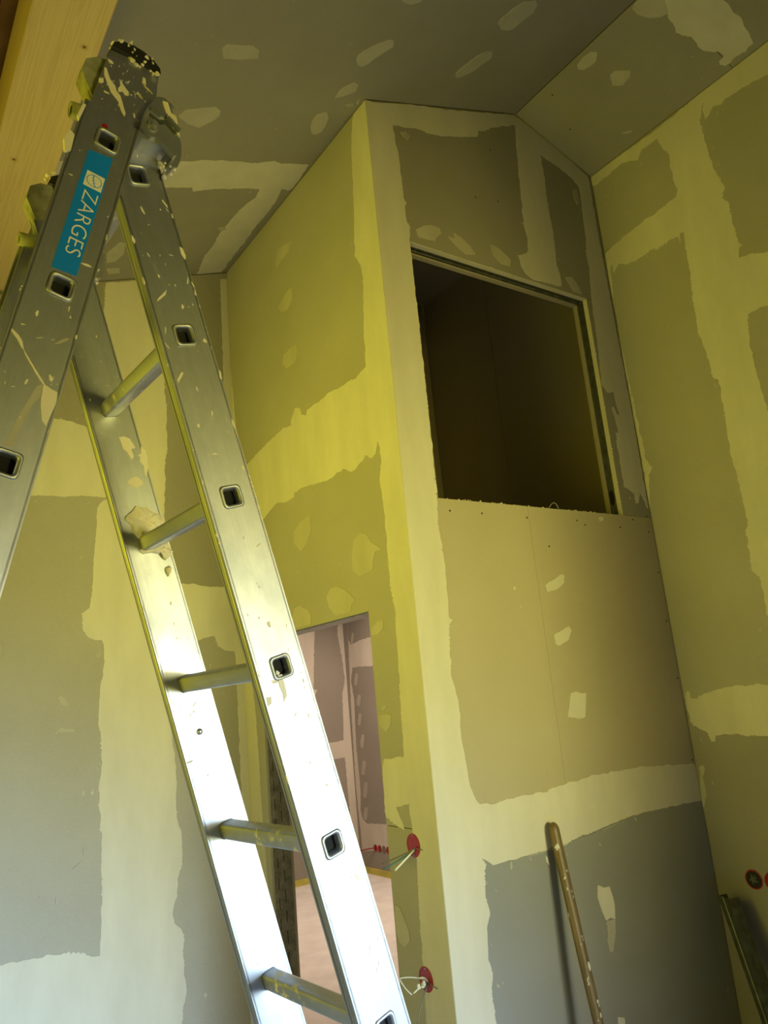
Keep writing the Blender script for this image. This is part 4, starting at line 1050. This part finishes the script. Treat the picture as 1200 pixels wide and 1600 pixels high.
# inner extension stile that sticks up past the outer one, closed by a black plug
FRH = FR['ln']
headpts = [(-.6, -.038), (.612, -.040), (.655, -.062), (.700, -.060), (.762, -.052), (.766, -.030), (.762, .0), (.755, .030), (.650, .033), (.6, .036), (-.6, .036)]
ladder_plate('inner_stile', FRH, headpts, -.0375, -.0205, 'alu_left')
ladder_plate('inner_stile', FRH, [(a, b - .008) for a, b in headpts], -.419, -.402, 'alu_left')
capp = [(.757, .031), (.768, .029), (.780, .018), (.786, .0), (.787, -.018), (.783, -.036), (.774, -.050), (.764, -.053), (.763, -.03), (.762, .0)]
for d in (0, -.382):
    bm = bmesh.new()
    prism(bm, FRH, [(a, b + (d * .02)) for a, b in capp], -.040 + d, -.014 + d)
    plug = from_bm('end_plug', bm, M['black'], ladder)
    bm = bmesh.new()
    random.seed(11)
    for i in range(120):
        u, w = random.choice(capp[1:8])
        f = random.random()
        p = FRH.at(u - .004 + random.uniform(-.006, .006), w * f + random.uniform(-.006, .006), -.027 + d + random.uniform(-.013, .014))
        r = bmesh.ops.create_icosphere(bm, subdivisions=1, radius=random.uniform(.0012, .0052), matrix=Matrix.Translation(p))
        for v in r['verts']:
            v.co += Vector((random.uniform(-.0015, .0015), random.uniform(-.0015, .0015), random.uniform(-.0015, .0015)))
    o = from_bm('filler_crust', bm, M['splash'], plug)
    o['kind'] = 'stuff'

# end caps of the right-hand leg where it crosses behind
for t0, t1, us in ((0, .025, 0), (.35, .375, -.012)):
    bm = bmesh.new()
    prism(bm, FR['rn'], [(1.530 + us, .042), (1.575 + us, .047), (1.600 + us, .034), (1.608 + us, .012), (1.604 + us, -.010), (1.53 + us, -.010)], -t1 - .004, -t0 + .004)
    from_bm('end_cap', bm, M['cap'], ladder)
    bm = bmesh.new()
    prism(bm, FR['rn'], [(1.52 + us, -.008), (1.606 + us, -.008), (1.612 + us, -.020), (1.600 + us, -.043), (1.52 + us, -.043)], -t1 - .002, -t0 + .001)
    from_bm('end_plug', bm, M['black'], ladder)
    # open latch tube standing off the flange
    a = FR['rn'].at(1.505 + us * 2.5, .040, -(t0 + t1) / 2)
    b = FR['rn'].at(1.512 + us * 2.5, .078, -(t0 + t1) / 2)
    d = (b - a).normalized()
    bm = bmesh.new()
    q = d.to_track_quat('Z', 'Y').to_matrix().to_4x4()
    rr = [(.013, 0), (.013, 1), (.0098, 1), (.0098, .55)]
    rings = []
    for r_, f in rr:
        rings.append([bm.verts.new(a + (b - a) * f + q.to_3x3() @ Vector((r_ * math.cos(2 * math.pi * i / 20), r_ * math.sin(2 * math.pi * i / 20), 0))) for i in range(20)])
    for A, B in zip(rings, rings[1:]):
        for i in range(20):
            bm.faces.new((A[i], A[(i + 1) % 20], B[(i + 1) % 20], B[i])).smooth = True
    bm.faces.new(rings[-1])
    tube = from_bm('latch_tube', bm, M['cap'], ladder)
    bm = bmesh.new()
    rings = [[bm.verts.new(a + (b - a) * f + q.to_3x3() @ Vector((.0096 * math.cos(2 * math.pi * i / 20), .0096 * math.sin(2 * math.pi * i / 20), 0))) for i in range(20)] for f in (.6, .93)]
    for i in range(20):
        bm.faces.new((rings[0][i], rings[0][(i + 1) % 20], rings[1][(i + 1) % 20], rings[1][i]))
    bm.faces.new(rings[0])
    bm.faces.new(rings[1])
    from_bm('tube_bore', bm, M['hole'], tube)

# cast hinge brackets with ribs, bolt and hooked lower claw
hook = [(.694, -.052), (.704, -.056), (.710, -.067), (.706, -.083), (.692, -.093), (.672, -.099), (.655, -.106), (.640, -.113), (.622, -.117),
        (.604, -.118), (.590, -.116), (.586, -.110), (.590, -.102), (.604, -.106), (.612, -.103), (.616, -.095), (.612, -.086), (.610, -.070), (.607, -.052), (.607, -.045), (.618, -.044), (.66, -.044)]
for d, sh in ((0, 0), (-.385, -.004)):
    hk = ladder_plate('hinge_bracket', FRH, [(a, b + sh) for a, b in hook], -.038 + d, -.004 + d, 'cast')
    for seg in ([(.672, -.052), (.668, -.066), (.674, -.076), (.671, -.078), (.664, -.068), (.667, -.052)],
                [(.668, -.078), (.672, -.080), (.660, -.104), (.655, -.103)],
                [(.622, -.050), (.616, -.062), (.622, -.070), (.614, -.088), (.603, -.108), (.600, -.104), (.609, -.086), (.616, -.070), (.611, -.062), (.617, -.048)]):
        ladder_plate('rib', FRH, [(a, b + sh) for a, b in seg], -.004 + d, .005 + d, 'cast', hk)
    bm = bmesh.new()
    qq = FRH.n.to_track_quat('Z', 'Y').to_matrix().to_4x4()
    bmesh.ops.create_cone(bm, cap_ends=True, segments=20, radius1=.0105, radius2=.0095, depth=.004, matrix=Matrix.Translation(FRH.at(.642, -.062 + sh, -.002 + d)) @ qq)
    bmesh.ops.create_cone(bm, cap_ends=True, segments=6, radius1=.0052, radius2=.0048, depth=.004, matrix=Matrix.Translation(FRH.at(.642, -.062 + sh, .001 + d)) @ qq)
    from_bm('bolt', bm, M['cast'], hk)
    ladder_plate('recess_shade', FRH, [(a, b + sh) for a, b in ((.663, -.052), (.660, -.068), (.667, -.078), (.655, -.100), (.650, -.098), (.659, -.080), (.652, -.072), (.656, -.052))], -.004 + d, -.0033 + d, 'dark_steel', hk)  # dark plate paints the shadow under the ribs
    for band in ([(.700, -.066), (.703, -.074), (.664, -.097), (.658, -.094), (.672, -.080)], [(.688, -.084), (.684, -.094), (.650, -.108), (.652, -.102)]):
        ladder_plate('dried_filler', FRH, rough_outline([(a, b + sh) for a, b in band], .004, .001, 3), -.004 + d, -.002 + d, 'splash', hk)
    bm = bmesh.new()
    for i in range(12):
        p = FRH.at(.588 + random.uniform(-.006, .003), -.104 + sh + random.uniform(-.012, .012), -.02 + d + random.uniform(-.012, .012))
        bmesh.ops.create_icosphere(bm, subdivisions=1, radius=random.uniform(.002, .005), matrix=Matrix.Translation(p))
    o = from_bm('filler_crust', bm, M['splash'], hk)
    o['kind'] = 'stuff'

# rubber feet
for fr, u, ts in ((FR['rn'], -1.27, ((-.002, .027), (.348, .377))), (FR['ln'], -2.10, ((-.002, .022), (.418, .442)))):
    for t0, t1 in ts:
        bm = bmesh.new()
        prism(bm, fr, [(u + .05, -.045), (u + .05, .045), (u - .018, .048), (u - .018, -.048)], -t1 - .003, -t0 + .003)
        from_bm('foot', bm, M['black'], ladder)

# sticker with the maker's lettering, reading down the stile
stk = ladder_plate('sticker', FR['ln'], [(.306, -.0185), (.533, -.0185), (.526, .0175), (.303, .0165)], 0, .0006, 'blue')
stk['label'] = 'blue sticker with white lettering'
FL = FR['ln']
ladder_plate('logo', FL, [(.462, -.0165), (.490, -.0165), (.489, .0105), (.461, .0105)], .0006, .0009, 'white', stk)
bm = bmesh.new()
cu, cw = .4755, -.003
n = 40
r0, r1 = 0.0098, .0108
A = [[bm.verts.new(FL.at(cu + rr * math.cos(2 * math.pi * i / n), cw + rr * 1.06 * math.sin(2 * math.pi * i / n), .0011)) for i in range(n)] for rr in (r0, r1)]
for i in range(n):
    bm.faces.new((A[0][i], A[0][(i + 1) % n], A[1][(i + 1) % n], A[1][i]))
zz = [(.0105, .004), (.0065, .0015), (.0055, .0035), (.0015, .0005), (.0005, .0025), (-.0035, -.0015), (-.0045, .0005), (-.0075, -.003), (-.0105, -.003)]
for p, q in zip(zz, zz[1:]):
    d = Vector((q[0] - p[0], q[1] - p[1]))
    e = Vector((-d.y, d.x)).normalized() * .0006
    bm.faces.new([bm.verts.new(FL.at(cu + x[0] + s * e.x, cw + x[1] + s * e.y, .0011)) for x, s in ((p, 1), (q, 1), (q, -1), (p, -1))])
from_bm('logo_mark', bm, M['blue'], stk)


def text_mesh(body, mat_, origin, right, up, width, height, bold=.0):
    cu_ = bpy.data.curves.new('lettering', 'FONT')
    cu_.body = body
    cu_.size = 1
    cu_.offset = bold
    tmp = bpy.data.objects.new('lettering_source', cu_)
    COL.objects.link(tmp)
    dg = bpy.context.evaluated_depsgraph_get()
    me = bpy.data.meshes.new_from_object(tmp.evaluated_get(dg))
    bpy.data.objects.remove(tmp)
    xs_ = [v.co.x for v in me.vertices]
    ys_ = [v.co.y for v in me.vertices]
    x0, x1, y0, y1 = min(xs_), max(xs_), min(ys_), max(ys_)
    for v in me.vertices:
        v.co = origin + right * ((v.co.x - x0) / (x1 - x0) * width) + up * ((v.co.y - y0) / (y1 - y0) * height)
    me.materials.clear()
    me.materials.append(mat_)
    return me


me = text_mesh('ZARGES', M['white'], FL.at(.4545, .0065, .001), -UL, -WL, .118, .0215, -.012)
link('lettering', me, None, stk)

# dried filler on the ladder
TH = {'rf': (FR['rn'], -.350), 'rn': (FR['rn'], 0), 'ln': (FR['ln'], 0), 'lh': (FR['ln'], -.0205)}
for plane, (fr, base) in TH.items():
    for idx, (nm, rg, flat) in enumerate(TRACES[plane]):
        pts = rough_outline(list(zip(flat[::2], flat[1::2])), .002, .0011, idx + 40)
        thick = {'clump': .009, 'patch': .0016, 'smear': .0005}[nm]
        bm = bmesh.new()
        prism(bm, fr, pts, base - .0003, base + thick * .5)
        if nm == 'clump':
            # lumpy crown on top
            ca = sum(p[0] for p in pts) / len(pts)
            cb = sum(p[1] for p in pts) / len(pts)
            random.seed(idx)
            ring0 = [(ca + (a - ca) * .97, cb + (b - cb) * .97) for a, b in pts]
            vs = [[bm.verts.new(fr.at(ca + (a - ca) * s, cb + (b - cb) * s, base + thick * (hh + .35 * noise.noise(Vector((a * 90, b * 90, s * 4)))))) for a, b in pts] for s, hh in ((.97, .5), (.75, .95), (.45, 1.15), (.15, 1.0))]
            for P_, Q_ in zip(vs, vs[1:]):
                for i in range(len(P_)):
                    bm.faces.new((P_[i], P_[(i + 1) % len(P_)], Q_[(i + 1) % len(P_)], Q_[i]))
            bm.faces.new(vs[-1])
        from_bm('dried_filler', bm, M['splash' if nm != 'smear' else 'patch'], ladder)
# crust specks strung along the stile edges
random.seed(3)
for fr, w, ulo, uhi, cnt in ((FR['rn'], -.042, .6, 1.45, 40), (FR['rn'], .043, .4, 1.3, 12), (FR['ln'], .043, .0, .6, 14), (FR['ln'], -.042, 0, .5, 10)):
    bm = bmesh.new()
    for i in range(cnt):
        u = random.uniform(ulo, uhi)
        c = fr.at(u, w + random.uniform(-.001, .001), -.001)
        r = bmesh.ops.create_icosphere(bm, subdivisions=1, radius=.0007 + .0018 * random.random() ** 2.5, matrix=Matrix.Translation(c))
        s = random.uniform(1, 4.5)
        d = (fr.at(1, 0) - fr.at(0, 0)).normalized()
        for v in r['verts']:
            e = v.co - c
            v.co = c + e + d * (e.dot(d) * (s - 1))
    o = from_bm('filler_crust', bm, M['splash'], ladder)
    o['kind'] = 'stuff'
# small splashes and wiped streaks on the stile faces
random.seed(77)
for fr, base, ulo, uhi, wlo, whi, cnt in ((FR['rn'], 0, -.1, 1.45, -.038, .038, 95), (FR['ln'], 0, .0, .6, -.036, .036, 30), (FR['ln'], -.0205, .62, .755, -.055, .028, 34), (FR['rn'], -.350, .2, 1.35, -.036, .036, 45)):
    bm = bmesh.new()
    for i in range(cnt):
        u, w = random.uniform(ulo, uhi), random.uniform(wlo, whi)
        if base == 0 and fr is FR['ln'] and .29 < u < .55 and abs(w) < .026:
            continue
        hs = RH if fr is FR['rn'] else LH
        if abs(w) < .024 and min(abs(u - x_) for x_ in hs) < .025:
            continue
        sz = .0007 + .0022 * random.random() ** 3
        an = random.uniform(-.5, .5) + (math.pi / 2 if random.random() < .25 else 0)
        el = random.uniform(1, 5)
        poly = []
        for j in range(8):
            tt = 2 * math.pi * j / 8
            x_, y_ = sz * el * math.cos(tt) * random.uniform(.5, 1.1), sz * math.sin(tt) * random.uniform(.5, 1.1)
            poly.append(fr.at(u + x_ * math.cos(an) - y_ * math.sin(an), w + x_ * math.sin(an) + y_ * math.cos(an), base + .0006))
        bm.faces.new([bm.verts.new(v) for v in poly])
    r_ = bmesh.ops.extrude_face_region(bm, geom=list(bm.faces))
    for v in r_['geom']:
        if isinstance(v, bmesh.types.BMVert):
            v.co -= fr.n * .0007
    o = from_bm('filler_specks', bm, M['splash'], ladder)
    o['kind'] = 'stuff'
bm = bmesh.new()
ra = FR['ln']
prism(bm, ra, rough_outline([(.505, .040), (.535, .042), (.540, .050), (.520, .054), (.500, .048)], .003, .001, 4), -.004, .003)
from_bm('dried_filler', bm, M['splash'], ladder)
bm = bmesh.new()
prism(bm, ra, rough_outline([(.565, .043), (.600, .040), (.600, .045), (.575, .047)], .003, .001, 6), -.003, .002)
from_bm('dried_filler', bm, M['splash'], ladder)
rd = bmesh.new()
bmesh.ops.create_cone(rd, cap_ends=True, segments=16, radius1=.0045, radius2=.0045, depth=.001, matrix=Matrix.Translation(FL.at(.583, .006, .0003)) @ FL.n.to_track_quat('Z', 'Y').to_matrix().to_4x4())
from_bm('red_mark', rd, M['red'], ladder)

# ---------------------------------------------------------------- wooden handle leaning on the hatch wall
top, foot = Vector((.537, -.026, 1.222)), Vector((.541, -.205, 0.006))
bm = bmesh.new()
prev = None
d = (top - foot).normalized()
s1 = d.cross(Vector((0, 1, 0))).normalized()
s2 = d.cross(s1).normalized()
K = 40
L = (top - foot).length
for i in range(K + 1):
    f = i / K
    if i > K - 8:
        e = (i - (K - 8)) / 8
        f = (1 - .03 / L) + .03 / L * math.sin(e * math.pi / 2)
        rr = .0225 * max(.06, math.sqrt(max(0, 1 - math.sin(e * math.pi / 2) ** 2)))
    else:
        f = f * (1 - .03 / L) / ((K - 8) / K)
        rr = .0225 - .003 * (1 - f)
    c = foot + (top - foot) * f + s1 * (.006 * math.sin(f * 3.1)) + s1 * (.002 * noise.noise(Vector((f * 9, 0, 0))))
    ringv = [bm.verts.new(c + s1 * (rr * math.cos(2 * math.pi * j / 24)) + s2 * (rr * .8 * math.sin(2 * math.pi * j / 24))) for j in range(24)]
    if prev:
        for j in range(24):
            bm.faces.new((prev[j], prev[(j + 1) % 24], ringv[(j + 1) % 24], ringv[j]))
    else:
        bm.faces.new(ringv)
    prev = ringv
bm.faces.new(prev)
stick = tag(from_bm('wooden_handle', bm, M['handle'], None, True), 'worn brown wooden tool handle with white filler spots leaning against the wall below the hatch', 'handle')
bm = bmesh.new()
for f, w, l in ((.60, .006, .016), (.51, .004, .006), (.475, .0035, .009), (.33, .003, .018), (.28, .003, .015)):
    c = foot + (top - foot) * f + s1 * (.006 * math.sin(f * 3.1))
    side = (s2 if s2.y < 0 else -s2)
    p = c + side * .0165 + s1 * (.004 if s1.x > 0 else -.004)
    r = bmesh.ops.create_icosphere(bm, subdivisions=2, radius=1)
    for v in r['verts']:
        e = v.co.copy()
        v.co = p + s1 * (e.x * w) + d * (e.z * l) + side * (e.y * .0022)
from_bm('filler_spot', bm, M['filler'], stick)['kind'] = 'stuff'

# ---------------------------------------------------------------- steel profile in the right corner
pt, pf = Vector((1.392, -.148, .793)), Vector((1.285, -.40, .008))
o = channel('steel_profile', None, pf, pt, (-.27 * -1, .96, 0), .072, (.96, -.25, 0), .046, 'dark_steel')
tag(o, 'short galvanised steel channel leaning in the right-hand corner', 'metal profile')

# ---------------------------------------------------------------- electrical boxes


def tube(bm, pts, r, seg=8):
    prev = None
    for i, p in enumerate(pts):
        p = Vector(p)
        d = (Vector(pts[min(i + 1, len(pts) - 1)]) - Vector(pts[max(i - 1, 0)])).normalized()
        a = d.orthogonal().normalized()
        if prev is not None:
            a = (pa - d * pa.dot(d)).normalized()
        pa = a
        b = d.cross(a)
        ringv = [bm.verts.new(p + a * (r * math.cos(2 * math.pi * j / seg)) + b * (r * math.sin(2 * math.pi * j / seg))) for j in range(seg)]
        if prev is not None:
            for j in range(seg):
                bm.faces.new((prev[j], prev[(j + 1) % seg], ringv[(j + 1) % seg], ringv[j])).smooth = True
        else:
            bm.faces.new(ringv)
        prev = ringv
    bm.faces.new(prev)


def bez(p0, p1, p2, n=10):
    p0, p1, p2 = Vector(p0), Vector(p1), Vector(p2)
    return [p0 * (1 - t) ** 2 + p1 * 2 * t * (1 - t) + p2 * t * t for t in [i / n for i in range(n + 1)]]


def socket_box(fr, a, b, label, group, r=.040, inner=None, depth=.010):
    root = thing('electrical_box', fr.at(a, b, 0), label, 'electrical box', group)
    q = fr.n.to_track_quat('Z', 'Y').to_matrix()
    c = fr.at(a, b, 0)
    bm = bmesh.new()
    prof = [(r, 0.0), (r, .0022), (r - .003, .003), (r - .005, .003), (r - .006, .0018), (r - .009, .0016), (0, .0016)]
    rings = []
    for rr, hh in prof[:-1]:
        rings.append([bm.verts.new(c + q @ Vector((rr * math.cos(2 * math.pi * i / 32), rr * math.sin(2 * math.pi * i / 32), hh))) for i in range(32)])
    for A, B in zip(rings, rings[1:]):
        for i in range(32):
            bm.faces.new((A[i], A[(i + 1) % 32], B[(i + 1) % 32], B[i]))
    bm.faces.new(rings[-1])
    bm.faces.new(rings[0])
    from_bm('box_rim', bm, M['red'], root)
    for s in (-1, 1):
        bm = bmesh.new()
        bmesh.ops.create_cone(bm, cap_ends=True, segments=10, radius1=.0035, radius2=.003, depth=.002, matrix=Matrix.Translation(c + q @ Vector((0, 0, .0026)) + Vector((0, 0, s * (r - .007)))) @ q.to_4x4())
        from_bm('screw', bm, M['steel'], root)
    return root, c, q


g = 'red electrical boxes on the narrow wall beside the doorway'
fd = FR['door']
b1, c1, q1 = socket_box(fd, .152, 1.213, 'upper red electrical box with cut cables beside the doorway', None, .041)
b2, c2, q2 = socket_box(fd, .150, .775, 'lower red electrical box with tangled wires beside the doorway', None, .041)


def wire(parent, name, pts, r, m):
    bm = bmesh.new()
    tube(bm, pts, r)
    return from_bm(name, bm, M[m], parent)


def off(c, y, z, h):
    return c + Vector((-h, y, z))


wire(b1, 'cable', bez(off(c1, -.012, -.008, .002), off(c1, .02, -.03, .04), off(c1, .085, -.055, .09)), .0026, 'wire_grey')
wire(b1, 'cable', bez(off(c1, -.010, -.014, .002), off(c1, .0, -.03, .04), off(c1, .05, -.068, .11)), .0028, 'wire_blue')
wire(b1, 'cable', bez(off(c1, -.008, -.012, .002), off(c1, -.01, -.035, .045), off(c1, .01, -.07, .085)), .0036, 'wire_white')
wire(b1, 'cable', bez(off(c1, -.012, -.004, .002), off(c1, -.02, -.004, .012), off(c1, -.058, -.010, .006)), .0016, 'wire_grey')
wire(b2, 'cable', bez(off(c2, -.012, -.01, .002), off(c2, -.01, -.06, .04), off(c2, .0, -.125, .055)), .0024, 'wire_grey')
wire(b2, 'cable', bez(off(c2, -.008, .0, .002), off(c2, .02, .02, .05), off(c2, .05, .012, .08)), .0022, 'wire_white')
wire(b2, 'cable', bez(off(c2, .050, .012, .08), off(c2, .03, -.02, .075), off(c2, .01, -.035, .06)), .0022, 'wire_white')
wire(b2, 'cable', bez(off(c2, -.006, -.01, .002), off(c2, .0, -.015, .03), off(c2, .015, -.035, .05)), .003, 'wire_white')
wire(b2, 'cable', bez(off(c2, -.014, -.006, .002), off(c2, -.02, .02, .02), off(c2, -.002, .012, .03)), .002, 'wire_white')
wire(b2, 'cable', bez(off(c2, -.012, -.002, .002), off(c2, -.03, -.008, .012), off(c2, -.068, -.014, .006)), .0015, 'wire_grey')
for y_, z_, h_ in ((-.004, -.012, .02), (.008, -.016, .03), (-.012, -.004, .02)):
    bm = bmesh.new()
    bmesh.ops.create_cone(bm, cap_ends=True, segments=10, radius1=.007, radius2=.005, depth=.016, matrix=Matrix.Translation(off(c2, y_, z_, h_)))
    from_bm('wire_connector', bm, M['wire_white'], b2)

fr_ = FR['right']
b3, c3, q3 = socket_box(fr_, -.188, .848, 'left one of the two dark red electrical boxes on the right wall', None, .040)
bm = bmesh.new()
bmesh.ops.create_cone(bm, cap_ends=True, segments=28, radius1=.034, radius2=.034, depth=.002, matrix=Matrix.Translation(c3 + Vector((-.0030, 0, 0))) @ q3.to_4x4())
from_bm('box_cavity', bm, M['black'], b3)
for k in range(5):
    a0 = k * 1.3
    wire(b3, 'cable', bez(c3 + Vector((-.004, .018 * math.cos(a0), .018 * math.sin(a0))), c3 + Vector((-.012, 0, 0)), c3 + Vector((-.006, .02 * math.cos(a0 + 2.2), .022 * math.sin(a0 + 2.2)))), .0016, 'wire_grey')
b4, c4, q4 = socket_box(fr_, -.276, .848, 'red electrical box cut by the right edge of the photo', None, .040)
wire(b4, 'cable', bez(c4 + Vector((-.004, -.01, 0)), c4 + Vector((-.03, 0, -.01)), c4 + Vector((-.03, -.03, -.04))), .002, 'wire_grey')

fo = FR['oright']
for k in range(4):
    lab = ['first and nearest', 'second', 'third, dark,', 'fourth and farthest'][k]
    yy = 4.70 + .078 * k
    rt, cc, qq = socket_box(fo, yy, .262 - .0 * k, ('rightmost of the four small red boxes on the next room wall seen through the doorway',
                                               'second from the right, dark box in the row of four in the next room',
                                               'second from the left red box in the row of four in the next room',
                                               'leftmost small red box in the row of four in the next room')[k],
                             'row of electrical boxes in the next room', .036)
    if k == 1:
        bm = bmesh.new()
        bmesh.ops.create_cone(bm, cap_ends=True, segments=20, radius1=.033, radius2=.033, depth=.002, matrix=Matrix.Translation(cc + Vector((-.0035, 0, 0))) @ qq.to_4x4())
        from_bm('box_cavity', bm, M['wire_grey'], rt)
    if k == 3:
        wire(rt, 'cable', bez(cc + Vector((-.004, 0, 0)), cc + Vector((-.06, .06, .0)), cc + Vector((-.10, .16, -.03))), .006, 'red')

# faint loose threads of joint tape at the sill of the hatch
o = wire(wall_hatch, 'tape_thread', bez((.80, -.002, 2.502), (.83, -.012, 2.55), (.86, -.002, 2.503)), .0009, 'filler')
